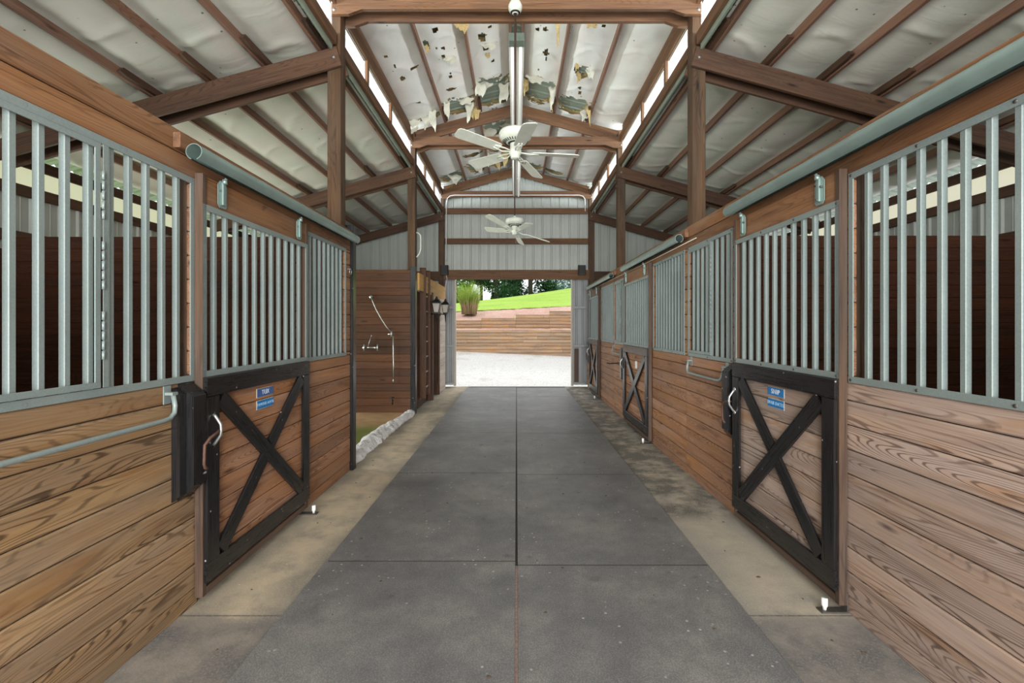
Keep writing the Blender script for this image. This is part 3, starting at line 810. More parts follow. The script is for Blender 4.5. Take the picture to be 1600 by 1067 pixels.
def mon_sheet():
    m = MB()
    for s in (-1, 1):
        nu, nv = 76, 470
        def fn(u, v):
            x = .09+1.83*u; y = -3.9+15.65*v if False else .2+11.55*v
            k = 0
            while k < 2 and x > MXS[k+1]: k += 1
            w = min(max((x-MXS[k])/(MXS[k+1]-MXS[k]), 0), 1)
            z = top_z(x)+.110-.045*math.sin(PI*w)+.7*crease(w, y, k*.41+s*.3)+.012*mnoise.noise(Vector((x*5, y*4, s*3)))*math.sin(PI*w)
            return (s*x, y, z)
        def keep(u, v):
            x, y, z = fn(u, v); return not torn(x, y)
        m.grid(fn, nu, nv, keep)
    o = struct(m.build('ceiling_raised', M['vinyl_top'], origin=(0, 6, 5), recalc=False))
    f = MB()
    for s in (-1, 1):
        def fn2(u, v):
            x = .09+1.83*u; y = .2+11.55*v
            return (s*x, y, top_z(x)+.124+.006*mnoise.noise(Vector((x*14, y*14, s))))
        f.grid(fn2, 60, 380, lambda u, v: not torn(s*(.09+1.83*u), .2+11.55*v, .93))
    f.build('fibreglass_layer', M['fibreglass'], o, recalc=False)
    return o
CM = mon_sheet()
def flap(px, py, w, h, seed, yellow=False, tw=.0):
    x, y = ceil_pt(px, py); z = top_z(x)+.07
    r = random.Random(seed); m = MB(); ang = r.uniform(-.5, .5)+tw
    ca, sa = math.cos(ang), math.sin(ang); w *= 1.5; h *= .9
    def fn(u, v):
        ww = w*(1-.55*v*r0)*(1+.15*math.sin(7*v+seed))
        q = (u-.5)*ww; cl = .35*h*math.sin(1.4*v*PI)*c0*(1+.4*(u-.5))
        return (x+q*ca-cl*sa, y+q*sa*.5+cl*ca, z-h*v*(1+.22*math.sin(3.3*u+seed))-.02*math.sin(9*u+seed))
    r0 = r.uniform(.5, 1.3); c0 = r.uniform(-.6, .6)
    m.grid(fn, 6, 9)
    m.build('insulation_flap', M['fibreglass'] if yellow else M['flap'], CM, recalc=False)
for i, (px, py, w, h, yl) in enumerate([(668, 180, .16, .22, 0), (676, 172, .10, .34, 0), (648, 186, .12, .22, 0), (698, 160, .08, .28, 0), (733, 158, .10, .34, 0), (737, 166, .07, .24, 1), (745, 165, .12, .22, 1), (750, 128, .14, .24, 0), (756, 128, .2, .12, 0),
        (787, 130, .13, .36, 0), (727, 152, .22, .10, 0), (822, 122, .08, .30, 1), (836, 117, .2, .12, 0), (863, 135, .08, .34, 0), (861, 150, .06, .22, 1), (905, 112, .06, .16, 1), (922, 108, .10, .12, 0), (902, 98, .05, .1, 1),
        (920, 165, .07, .3, 1), (915, 172, .12, .16, 0), (760, 66, .2, .09, 0), (668, 70, .05, .1, 1), (700, 88, .2, .1, 0), (925, 33, .14, .07, 1), (720, 24, .16, .22, 1), (872, 26, .05, .34, 1), (762, 82, .06, .08, 1)]):
    flap(px, py, w, h, i*3+1, bool(yl))
for i, (X_, Y_, w, h) in enumerate([(-.55, 9.2, .22, .2), (-.3, 9.6, .2, .22), (-.25, 10.45, .12, .36), (-.6, 10.5, .12, .3), (-.9, 11.0, .2, .2), (-.45, 10.9, .12, .26), (-1.5, 11.2, .25, .2), (-.2, 9.2, .2, .12)]):
    t_ = (top_z(X_)+.07-CH)
    flap(CX+X_*F/Y_, CY-t_*F/Y_, w, h, 100+i, i % 3 == 2)

def ribbed_sheet(m, fn, a0, a1, period=.23, rib=.022, flat=.16, b0=0, b1=1):
    """trapezoid ribs; fn(a, b, d) gives the point for run a, cross b, relief d"""
    pr = []; a = a0
    while a < a1:
        for q, d in ((0, 0), (flat*.42, 0), (flat*.45, .004), (flat*.5, .004), (flat*.53, 0), (flat, 0), (flat+.018, rib), (flat+.045, rib), (flat+.063, 0)):
            if a+q <= a1+1e-6: pr.append((a+q, d))
        a += period
    pr.append((a1, 0))
    vs = []
    for (q, d) in pr: vs += [fn(q, b0, d), fn(q, b1, d)]
    m.add(vs, [[2*i, 2*i+1, 2*i+3, 2*i+2] for i in range(len(pr)-1)], None, .5)
for s in (-1, 1):
    m = MB()
    ribbed_sheet(m, lambda a, b, d: (s*(1.86+b*3.8), a, lean_z(1.86+b*3.8)+.146+d), -3.95, 11.9)
    struct(m.build('roof_%s' % SIDE[s], M['deck'], origin=(s*3.6, 4, 4), recalc=False))
m = MB()
for s in (-1, 1): ribbed_sheet(m, lambda a, b, d: (s*(2.15*b), a, top_z(2.15*b)+.135+d), -3.95, 11.9)
struct(m.build('roof_raised', M['deck'], origin=(0, 4, 5), recalc=False))

# clerestory: ledger, plates, mullions, panes
nwin = 1; ntrim = 1
for s in (-1, 1):
    for (a, b, ms) in ((-3.9, 4.73, (1.3, 2.33, 3.41)), (4.97, 8.25, (5.76, 6.83)), (8.49, 11.55, (9.40, 10.44))):
        for nm, z0, z1, x0, x1 in (('ledger', 4.412, 4.535, 1.835, 1.875), ('plate', 4.825, 4.965, 1.835, 1.875), ('plate', 4.97, 5.13, 1.88, 1.95)):
            m = MB(); m.box(s*x0, s*x1, a, b, z0, z1, .004, axis=1)
            struct(m.build('trim_%d' % ntrim, M['collar'], origin=(s*x0, (a+b)/2, z0))); ntrim += 1
        m = MB(); m.box(s*1.876, s*1.90, a, b, 4.36, 4.53, .002, axis=1)
        struct(m.build('trim_%d' % ntrim, M['deck'], origin=(s*1.89, (a+b)/2, 4.4))); ntrim += 1
        ed = [a]+list(ms)+[b]
        for i in range(len(ed)-1):
            f = MB(); y0, y1 = ed[i], ed[i+1]
            if i > 0: f.box(s*1.837, s*1.873, y0-.032, y0+.032, 4.536, 4.824, .003, axis=2)
            f.box(s*1.876, s*1.888, y0+.033, y1-.033, 4.536, 4.55, .001, axis=1); f.box(s*1.876, s*1.888, y0+.033, y1-.033, 4.81, 4.824, .001, axis=1)
            o = struct(f.build('window_%d' % nwin, M['collar'], origin=(s*1.86, y0, 4.536)))
            g = MB(); g.add([(s*1.882, y0+.0, 4.536), (s*1.882, y1, 4.536), (s*1.882, y1, 4.824), (s*1.882, y0, 4.824)], [[0, 1, 2, 3]])
            g.build('pane', M['pane'], o); nwin += 1

# ------------------------------------------------------------------ floor, mats
m = MB(); m.box(-5.6, 5.6, -4.2, 11.95, -.2, 0, .002, axis=1); struct(m.build('floor', M['concrete'], origin=(0, 4, -.2)))
MR = [(-.70, 1.12), (1.13, 2.953), (2.963, 4.775), (4.785, 6.625), (6.635, 8.43), (8.44, 10.13), (10.14, 11.62)]
MNAME = ['behind the camera', 'nearest the camera', 'second from the camera', 'third from the camera', 'fourth from the camera', 'fifth from the camera', 'farthest, at the open doorway']
for i, (a, b) in enumerate(MR):
    for s in (-1, 1):
        if i == 0: continue
        m = MB(); x0, x1 = (-1.232, -.008) if s < 0 else (.008, 1.222)
        dy = .05 if s < 0 else 0
        m.box(x0+R.uniform(-.01, .01)*(s < 0), x1, a+dy, b+dy, .0005, .013, .0008, axis=1)
        tag(m.build('rubber_mat', M['mat'], origin=((x0+x1)/2, (a+b)/2, 0)), '%s grey rubber floor mat, %s' % (SIDE[s], MNAME[i]), 'floor mat', 'rubber mats along the aisle')
m = MB()
for s in (-1, 1): m.box(s*1.23-.0 if False else (-1.232 if s < 0 else .008), (-.008 if s < 0 else 1.222), -2.6, 1.12, .0005, .013, .003, axis=1)
struct(m.build('floor_matting_rear', M['mat']))
m = MB()
for i in range(1, len(MR)-1):
    for s, dy in ((-1, .05), (1, 0)):
        y = MR[i][1]+dy; nx = 0
        a = MR[i][1]+(dy if s < 0 else 0); b = MR[i+1][0]+(.05 if s < 0 else 0)
        if b-a > .003: m.box(-1.22 if s < 0 else .0085, -.0085 if s < 0 else 1.215, a+.0003, b-.0003, .0005, .0128, .0005, axis=0)
m.box(-.0075, .0075, 2.98, 11.6, .0005, .0115, .0005, axis=1)  # dark strips close the gaps, standing in for the shade inside them
o = m.build('seam_shade', M['vent_dark']); tag(o, 'dark grit standing in for shade in the seams between the rubber mats', 'filler'); o['kind'] = 'stuff'
m = MB(); m.box(-.0075, .0075, 1.13, 2.953, .0005, .012, .001, axis=1)
o = m.build('seam_dirt', simple('reddish_dirt', rgb(124, 104, 96), .95, 0, .3, 60)); tag(o, 'reddish dirt packed in the seam between the nearest mats', 'dirt'); o['kind'] = 'stuff'
m = MB()
for i in range(90):
    y = R.uniform(1.8, 11); x = R.choice((-1, 1))*R.choice((R.uniform(.05, 1.15), R.uniform(1.3, 1.65))); z = .0135 if abs(x) < 1.2 else .0005
    q = R.uniform(.003, .009); an = R.uniform(0, PI); l = q*R.uniform(1, 2.5)
    p = [(x+l*math.cos(an+k)*(.5+.5*R.random()), y+q*math.sin(an+k), z+(.001 if k % 2 else .004)) for k in (0, 1.3, 2.6, 3.9, 5.2)]
    m.add(p+[(x, y, z+.006)], [[k, (k+1) % 5, 5] for k in range(5)])
o = m.build('floor_litter', M['debris']); tag(o, 'scattered dry bits of leaf and straw on mats and concrete', 'litter'); o['kind'] = 'stuff'

# ------------------------------------------------------------------ wash bay
t = MB(); t.box(-5.4, -1.93, 4.96, 8.24, .0005, .012, .001, axis=1)
struct(t.build('floor_wash_bay', M['washfloor'], origin=(-3.6, 6.6, 0)))
def lip(u, v):
    y = 5.06+3.1*v; a = PI*u
    n = .03*mnoise.noise(Vector((u*3, y*4, 1)))+.02*mnoise.noise(Vector((u*7, y*11, 5)))
    r = .115+.02*math.sin(y*2.2)+n
    return (-1.89+r*.95*math.cos(a)+.03*math.sin(y*1.7), y, max(.002, .75*r*math.sin(a)+.0))
m = MB(); m.grid(lip, 20, 130)
m.add([lip(k/20, 0) for k in range(21)], [list(range(21))]); m.add([lip(k/20, 1) for k in range(21)], [list(range(21))])
tag(m.build('plastic_covered_curb', M['crumple'], origin=(-1.9, 6.6, 0)), 'lumpy white crumpled plastic curb along the open side of the wash bay', 'curb')
m = MB(); m.box(-1.85, -1.745, 4.952, 5.05, 0, 2.62, .004, axis=2)
tag(m.build('black_corner_post', M['black'], origin=(-1.8, 5.0, 0)), 'black painted corner post at the end of the left stall front', 'post')
m = MB(); m.box(-1.87, -1.775, 8.165, 8.245, 0, 2.60, .004, axis=2)
tag(m.build('black_corner_post', M['black'], origin=(-1.82, 8.2, 0)), 'black painted post at the aisle edge of the wash bay partition', 'post')
def part_wall(name, y0, y1, xa, xb, ztop, mat):
    m = MB(); z = 0; x0, x1 = min(xa, xb), max(xa, xb)
    while z < ztop-.02:
        h = min(.131, ztop-z); m.box(x0, x1, y0, y1, z, z+h, .0065, axis=0); z += h
    return struct(m.build(name, mat, origin=((x0+x1)/2, y0, 0)))
part_wall('wall_wash_bay', 8.25, 8.29, -1.872, -5.4, 2.55, M['dark'])
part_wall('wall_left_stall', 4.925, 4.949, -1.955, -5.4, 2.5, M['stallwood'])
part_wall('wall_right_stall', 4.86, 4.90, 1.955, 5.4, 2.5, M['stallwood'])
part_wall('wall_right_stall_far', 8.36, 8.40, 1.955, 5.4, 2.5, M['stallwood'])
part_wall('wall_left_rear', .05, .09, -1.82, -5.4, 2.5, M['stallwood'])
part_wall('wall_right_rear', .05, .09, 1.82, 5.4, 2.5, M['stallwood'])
for s in (-1, 1):
    m = MB(); plank_rows(m, s, -3.9, .29, 0, 2.56); struct(m.build('wall_%s_behind' % SIDE[s], [M['plank_left'], M['groove']], origin=(s*WX, -2, 0)))
# outer walls
for s in (-1, 1):
    m = MB(); z = 0
    while z < 2.3:
        for ya, yb in (((-3.9, 5.4), (8.0, 11.7)) if s < 0 else ((-3.9, 11.7),)): m.box(s*5.405, s*5.44, ya, yb, z, z+.131, .004, axis=1)
        z += .131
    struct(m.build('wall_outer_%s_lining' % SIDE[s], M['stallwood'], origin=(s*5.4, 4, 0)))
    m = MB()
    for ya, yb, zb in (((-3.9, 5.4, 0), (5.4, 8.0, 2.45), (8.0, 11.8, 0)) if s < 0 else ((-3.9, 11.8, 0),)): ribbed_sheet(m, lambda a, b, d: (s*(5.5-d), a, zb+b*(3.06-zb)), ya, yb)
    struct(m.build('wall_outer_%s' % SIDE[s], M['ribbed'], origin=(s*5.5, 4, 0), recalc=False))
    m = MB(); m.add([(s*5.5, -3.9, 3.06), (s*5.5, 11.8, 3.06), (s*5.5, 11.8, 3.42), (s*5.5, -3.9, 3.42)], [[0, 1, 2, 3]])
    struct(m.build('window_eave_%s' % SIDE[s], M['eave'], origin=(s*5.5, 4, 3.06)))
    for i, (z0, z1) in enumerate(((2.46, 2.58), (2.98, 3.10), (3.30, 3.42))):
        m = MB(); m.box(s*5.44, s*5.475, -3.9, 11.7, z0, z1, .004, axis=1); struct(m.build('trim_%d' % ntrim, M['rafter'], origin=(s*5.45, 4, z0))); ntrim += 1

# shower hose and faucet on the partition (face y = 8.25)
def onp(px, py, y=8.215): return tuple(wpt(px, py, y))
t = thing('shower_hose', 'thin shower pipe with a hose hanging down on the wash bay partition', 'shower pipe', onp(595, 530))
m = MB(); c = Vector(onp(580, 464, 8.249)); m.lathe([(0, -.03), (.028, -.03), (.032, 0)], c, 12, axis=1); m.build('wall_flange', M['steel'], t)
m = MB(); m.tube([onp(580, 464, 8.22), onp(582, 470, 8.19), onp(588, 484, 8.18), onp(597, 500, 8.18), onp(604, 511, 8.19), onp(611, 519, 8.2)], .009, 8); m.build('pipe_arm', M['steel'], t)
m = MB(); m.tube([onp(606, 522, 8.2), onp(614, 522, 8.2)], .014, 8); m.tube([onp(612, 517, 8.2), onp(612, 526, 8.2)], .016, 8); m.build('valve', M['steel'], t)
m = MB(); m.tube([onp(614.5, 525, 8.2), onp(614.6, 545, 8.205), onp(615, 570, 8.2), onp(615, 592, 8.205)], .010, 8); m.tube([onp(615, 592, 8.205), onp(615, 597, 8.2)], .016, 8); m.build('hose', M['steel'], t)
t = thing('faucet', 'steel two-handled faucet with a lever on the wash bay partition', 'faucet', onp(578, 543))
m = MB(); m.tube([onp(569, 543, 8.2), onp(589, 543, 8.2)], .016, 8)
for px in (570, 588): m.lathe([(0, -.07), (.022, -.07), (.022, -.05), (.012, -.04), (.024, 0)], Vector(onp(px, 543, 8.249)), 10, axis=1)
m.build('valve_body', M['steel'], t)
for px in (569, 590):
    m = MB(); m.tube([onp(px, 538, 8.17), onp(px, 548, 8.17)], .014, 8); m.build('handle', M['steel'], t)
m = MB(); m.tube([onp(575, 542, 8.18), onp(580, 525, 8.18)], .007, 8); m.lathe([(0, -.014), (.014, 0), (0, .014)], Vector(onp(580.5, 524.5, 8.18)), 8); m.build('lever', M['steel'], t)
t = thing('drain_tap', 'small dark tap low on the wash bay partition', 'tap', onp(613, 627))
m = MB(); m.tube([onp(613, 625, 8.249), onp(613, 625, 8.19), onp(613, 632, 8.18)], .013, 8); m.build('spout', M['iron'], t)
m = MB(); m.tube([onp(610.5, 621, 8.2), onp(615.5, 621, 8.2)], .008, 8); m.tube([onp(613, 621, 8.2), onp(613, 625, 8.2)], .006, 6); m.build('handle', M['iron'], t)

# ladder on the tack room wall
t = thing('wall_ladder', 'brown wooden ladder with pale rungs fixed beside the wash bay post', 'ladder', (-1.74, 9.1, .17))
for y0 in (8.86, 9.30):
    m = MB(); m.prism([(y0, .17), (y0+.05, .17), (y0+.05, 2.62), (y0+.035, 2.66), (y0+.012, 2.665), (y0, 2.64)], -1.850, -1.735, axis=0)
    m.gv = [(g[0], g[1], g[2]) for g in m.gv]
    m.build('rail', M['dark'], t)
for k in range(8):
    m = MB(); z = .36+.295*k; m.tube([(-1.775, 8.911, z), (-1.775, 9.299, z)], .015, 10); m.build('rung', M['white_plank'], t)

# tack room wall
m = MB()
def tw(ya, yb, z0, z1):
    z = z0
    while z < z1-.01:
        h = min(.131, z1-z); m.box(-1.805, -1.775, ya, yb, z, z+h, .0045, axis=1); z += h
tw(10.52, 11.6, 0, 2.2); tw(9.78, 10.52, 2.12, 2.2)
struct(m.build('wall_left', M['white_plank'], origin=(-1.79, 10, 0)))
m = MB(); z = 0
while z < 2.19:
    h = min(.131, 2.2-z); m.box(-1.88, -1.852, 8.45, 9.675, z, z+h, .0045, axis=1); z += h
struct(m.build('wall_left_ladder_side', M['dark'], origin=(-1.86, 9, 0)))

m = MB(); m.box(-1.81, -1.770, 8.45, 11.58, 2.202, 2.52, .004, axis=1); struct(m.build('trim_%d' % ntrim, M['golden'], origin=(-1.79, 10, 2.2))); ntrim += 1
m = MB(); m.box(-1.90, -1.745, 9.68, 9.78, 0, 2.25, .004, axis=2); m.box(-1.95, -1.745, 10.52, 10.56, 0, 2.16, .004, axis=2); m.box(-1.774, -1.75, 9.782, 10.518, 2.05, 2.12, .003, axis=1)
struct(m.build('trim_%d' % ntrim, M['dark'], origin=(-1.77, 10, 0))); ntrim += 1
m = MB(); m.box(-1.94, -1.90, 9.79, 10.515, .01, 2.1, .003, axis=2)
for (y0, y1, z0, z1) in ((9.88, 10.42, .2, .95), (9.88, 10.42, 1.1, 1.95)): m.box(-1.899, -1.885, y0, y1, z0, z1, .004, axis=2)
o = struct(m.build('door_1', M['dark'], origin=(-1.92, 10.1, 0)))
m = MB(); m.lathe([(0, 0), (.012, 0), (.012, .03), (.028, .04), (.028, .06), (0, .07)], (-1.884, 9.84, 1.0), 12, axis=0); m.build('door_knob', M['steel'], o)

def lantern(x, y, z, label, k=1.0, tail=.12):
    t = thing('wall_lantern', label, 'lantern', (x, y, z-.2), 'black coach lanterns by the tack room door')
    xw = -1.7745
    m = MB(); m.lathe([(0, 0), (.05, 0), (.045, .014), (.02, .02), (0, .02)], (xw, y, z-.13), 14, axis=0)
    m.tube([(xw+.02, y, z-.13), (x-.03, y, z-.135), (x, y, z-.125)], .011, 8); m.build('bracket', M['iron'], t)
    def sq(r, zz): return [(x+r*a, y+r*b, zz) for a, b in ((-1, -1), (1, -1), (1, 1), (-1, 1))]
    m = MB(); lo, hi = .048*k, .078*k
    A, B = sq(lo, z-.10), sq(hi, z+.09)
    for q in range(4): m.beam(A[q], B[q], .010, .010)
    for ring, zz in ((lo, z-.10), (hi, z+.09)):
        P = sq(ring, zz)
        for q in range(4): m.beam(P[q], P[(q+1) % 4], .012, .012)
    m.box(x-.05*k, x+.05*k, y-.05*k, y+.05*k, z-.125, z-.105, .003)
    m.tube([(x, y, z-.125), (x, y, z-.16), (x, y, z-.2), (x, y, z-.2-tail)], .02, 10, True, 0, [.03, .02, .016, .006])
    m.build('frame', M['iron'], t)
    m = MB(); b0, b1 = sq(lo*.93, z-.095), sq(hi*.93, z+.085)
    m.add(b0+b1, [[q, (q+1) % 4, 4+(q+1) % 4, 4+q] for q in range(4)]); m.build('glass', M['lampglass'], t)
    m = MB(); c0, c1, c2 = sq(hi*1.25, z+.095), sq(hi*1.2, z+.11), sq(.03*k, z+.165)
    m.add(c0+c1+c2, [[0, 1, 2, 3], [8, 9, 10, 11]]+[[r*4+q, r*4+(q+1) % 4, r*4+4+(q+1) % 4, r*4+4+q] for r in (0, 1) for q in range(4)])
    m.lathe([(.03, .165), (.034, .18), (.022, .2), (.012, .21), (.012, .225), (0, .23)], (x, y, z), 10); m.build('roof_cap', M['iron'], t)
    m = MB(); m.lathe([(0, -.06), (.014, -.06), (.018, .0), (.01, .05), (0, .06)], (x, y, z-.02), 10); m.build('bulb', M['white_plastic'], t)
lantern(-1.635, 9.50, 1.93, 'nearer black coach lantern, beside the ladder', tail=.10)
lantern(-1.645, 10.75, 1.96, 'farther black coach lantern, against the white planks by the doorway')

# ------------------------------------------------------------------ end wall
OX0, OX1, OZ = -1.79, 1.74, 2.74
def endz(x):
    x = abs(x)
    return (top_z(x)+.13) if x < 1.9 else lean_z(x)+.13
m = MB(); EY = 11.80
pr = []; x = -5.5
def endcol(xa, xb, z0):
    pass
def end_sheet(x0, x1, z0f):
    pr = []; a = x0
    while a < x1:
        for q, d in ((0, 0), (.065, 0), (.068, .004), (.078, .004), (.081, 0), (.167, 0), (.183, .022), (.208, .022), (.224, 0)):
            if a+q < x1: pr.append((a+q, d))
        a += .23
    pr.append((x1, 0)); vs = []
    for q, d in pr: vs += [(q, EY-d, z0f), (q, EY-d, endz(q))]
    m.add(vs, [[2*i, 2*i+1, 2*i+3, 2*i+2] for i in range(len(pr)-1)], None, .5)
end_sheet(-5.5, -1.92, 0); end_sheet(-1.92, -1.82, 0); end_sheet(-1.82, 0, OZ); end_sheet(0, 1.82, OZ); end_sheet(1.82, 1.92, 0); end_sheet(1.92, 5.5, 0)
struct(m.build('wall_end', M['ribbed'], origin=(0, EY, 0), recalc=False))
for z0, z1, lb in ((4.38, 4.52, 'upper brown girt across the end wall above the far fan'), (3.62, 3.76, 'lower brown girt across the end wall behind the far fan')):
    m = MB(); m.box(-1.808, 1.808, 11.66, 11.70, z0, z1, .004, axis=0); tag(m.build('wall_girt', M['collar'], origin=(0, 11.68, z0)), lb, 'girt', 'girts across the end wall')
    m = MB()
m = MB(); m.box(-1.808, 1.808, 11.55, 11.595, 2.715, 2.955, .005, axis=0); tag(m.build('door_header', M['collar'], origin=(0, 11.57, 2.7)), 'brown timber header above the open end doorway', 'header beam')
for s in (-1, 1):
    m = MB(); m.box(s*1.955, s*5.4, 11.66, 11.70, 2.70, 2.93, .004, axis=0); tag(m.build('wall_girt', M['rafter'], origin=(s*3.6, 11.68, 2.7)), '%s girt of the end wall beside the doorway header' % SIDE[s], 'girt', 'girts across the end wall')
# sliding barn doors drawn aside
def barn_door(s, xin, xout, label, patch=False):
    t = thing('sliding_barn_door', label, 'barn door', (s*(xin+xout)/2, 11.9, .03), 'sliding metal doors at the end opening')
    m = MB(); pr = []
    n = 7
    vs = []
    k = 0
    a = xin
    pts = []
    while a < xout:
        for q, d in ((0, 0), (.06, 0), (.075, .018), (.10, .018), (.115, 0)): pts.append((a+q, d))
        a += .16
    pts.append((xout, 0))
    for q, d in pts: vs += [(s*q, 11.90-d, .05), (s*q, 11.90-d, 2.95)]
    m.add(vs, [[2*i, 2*i+1, 2*i+3, 2*i+2] for i in range(len(pts)-1)], None, .5); m.build('sheet', M['ribbed_light'], t, recalc=False)
    m = MB(); m.box(s*(xin-.05), s*(xin), 11.83, 11.93, .03, 2.95, .004, axis=2); m.build('edge_post', M['jamb'], t)
    for z in (2.0, 1.02, .06):
        m = MB(); m.box(s*(xin+.002), s*xout, 11.83, 11.87, z, z+.06, .003, axis=0); m.build('rail', M['ribbed_light'], t)
    if patch:
        m = MB(); m.box(s*(xin+.03), s*(xin+.14), 11.855, 11.868, .13, .98, .003, axis=2); m.build('board_patch', M['edge'], t)
M['jamb'] = simple('tan_door_edge', rgb(178, 170, 158), .6, 0, .06, 5)
barn_door(-1, 1.60, 2.6, 'grey metal sliding door drawn to the left of the end opening')
barn_door(1, 1.45, 2.6, 'grey metal sliding door with a brown board patch, right of the end opening', True)

for s in (-1, 1):
    cx = -1.78 if s < 0 else 1.62
    t = thing('loudspeaker', 'small black loudspeaker on the %s end post above the header' % SIDE[s], 'loudspeaker', (cx, 11.50, 2.80), 'black loudspeakers by the end doorway')
    m = MB(); m.box(cx-.09, cx+.09, 11.44, 11.545, 2.82, 3.06, .012, axis=2); m.build('cabinet', M['black_plastic'], t)
    m = MB(); m.box(cx-.075, cx+.075, 11.432, 11.439, 2.84, 3.04, .004, axis=2); m.build('grille_cloth', M['vent_dark'], t)
    m = MB(); m.box(cx-.02, cx+.02, 11.546, 11.597, 2.97, 3.01, .002, axis=1); m.build('mounting_bracket', M['iron'], t)
m = MB(); y = 11.53; P = lambda a, b: tuple(wpt(a, b, y))
m.tube([P(697, 428), P(698.5, 436), P(696, 446), P(695.5, 455), P(696, 470)], .010, 8)
tag(m.build('speaker_cable', M['wire']), 'pale cable hanging below the left loudspeaker', 'cable')
m = MB(); y = 11.58; m.tube([P(x_, y_) for x_, y_ in ((905, 424), (880, 431), (850, 432), (825, 428), (800, 425))], .004, 6)
m.v = [(a, 11.543, c) for a, b, c in m.v] if False else m.v
tag(m.build('header_wire', M['wire'], origin=P(850, 432)), 'thin sagging wire stapled along the doorway header from the right loudspeaker', 'cable')
m = MB(); y = 11.545
pts = [P(697, 407)]+[P(697.5, 318), P(699, 310), P(703, 306), P(710, 304.8)]+[P(800, 304.8), P(905, 304.8), P(911, 306.5), P(914, 311), P(914.5, 330)]
m.tube(pts, .011, 8); tag(m.build('conduit', M['white_plastic']), 'thin white conduit framing the metal end wall', 'conduit')
m = MB(); y = 8.285; xx = -1.80
pz = [(0, 3.23), (.03, 3.22), (.06, 3.18), (.065, 3.12), (.065, 2.93), (.05, 2.86), (.015, 2.80), (.0, 2.79)]
m.tube([(xx+d*1.2, 8.34, z) for d, z in pz], .012, 8); tag(m.build('bent_conduit', M['white_metal']), 'short bent white conduit on the second left post', 'conduit')
m = MB(); m.tube([(WX-.012, 4.55, 2.405), (WX-.012, 6.3, 2.40), (WX-.012, 8.4, 2.405), (WX-.012, 11.3, 2.40)], .005, 6)
tag(m.build('wall_cable', M['wire']), 'thin white cable running along the right stall fronts under the header', 'cable')

# ------------------------------------------------------------------ lights fixtures & fans
def fixture(y0, y1, label):
    z = 4.715; t = thing('strip_light', label, 'strip light', (0, (y0+y1)/2, z), 'fluorescent strip lights under the ridge')
    m = MB(); m.box(-.045, .045, y0+.1, y1-.02, z+.035, z+.085, .004, axis=1); m.build('housing', M['white_metal'], t)
    m = MB()
    for s in (-1, 1):
        m.add([(s*.045, y0+.05, z+.06), (s*.045, y1, z+.06), (s*.088, y1, z+.02), (s*.088, y0+.05, z+.02)], [[0, 1, 2, 3]])
        m.add([(s*.047, y0+.05, z+.063), (s*.047, y1, z+.063), (s*.090, y1, z+.022), (s*.090, y0+.05, z+.022)], [[0, 1, 2, 3]])
    m.build('reflector', M['white_metal'], t, recalc=False)
    for s in (-1, 1):
        m = MB(); m.tube([(s*.048, y0+.12, z+.012), (s*.048, y1-.03, z+.012)], .019, 12); m.build('tube', M['tube_glass'], t)
    m = MB(); m.box(-.088, .088, y0, y0+.12, z+.0, z+.09, .006, axis=1); m.build('end_cap', M['capgreen'], t)
    m = MB()
    for y in (y0+.3, y1-.3): m.tube([(0, y, z+.085), (0, y, 5.50)], .006, 6)
    m.build('hanger_rod', M['brown_rod'], t)
fixture(5.16, 7.62, 'nearer fluorescent strip light under the ridge, behind the near fan rod')
fixture(8.67, 11.35, 'farther fluorescent strip light under the ridge, below the last collar beam')

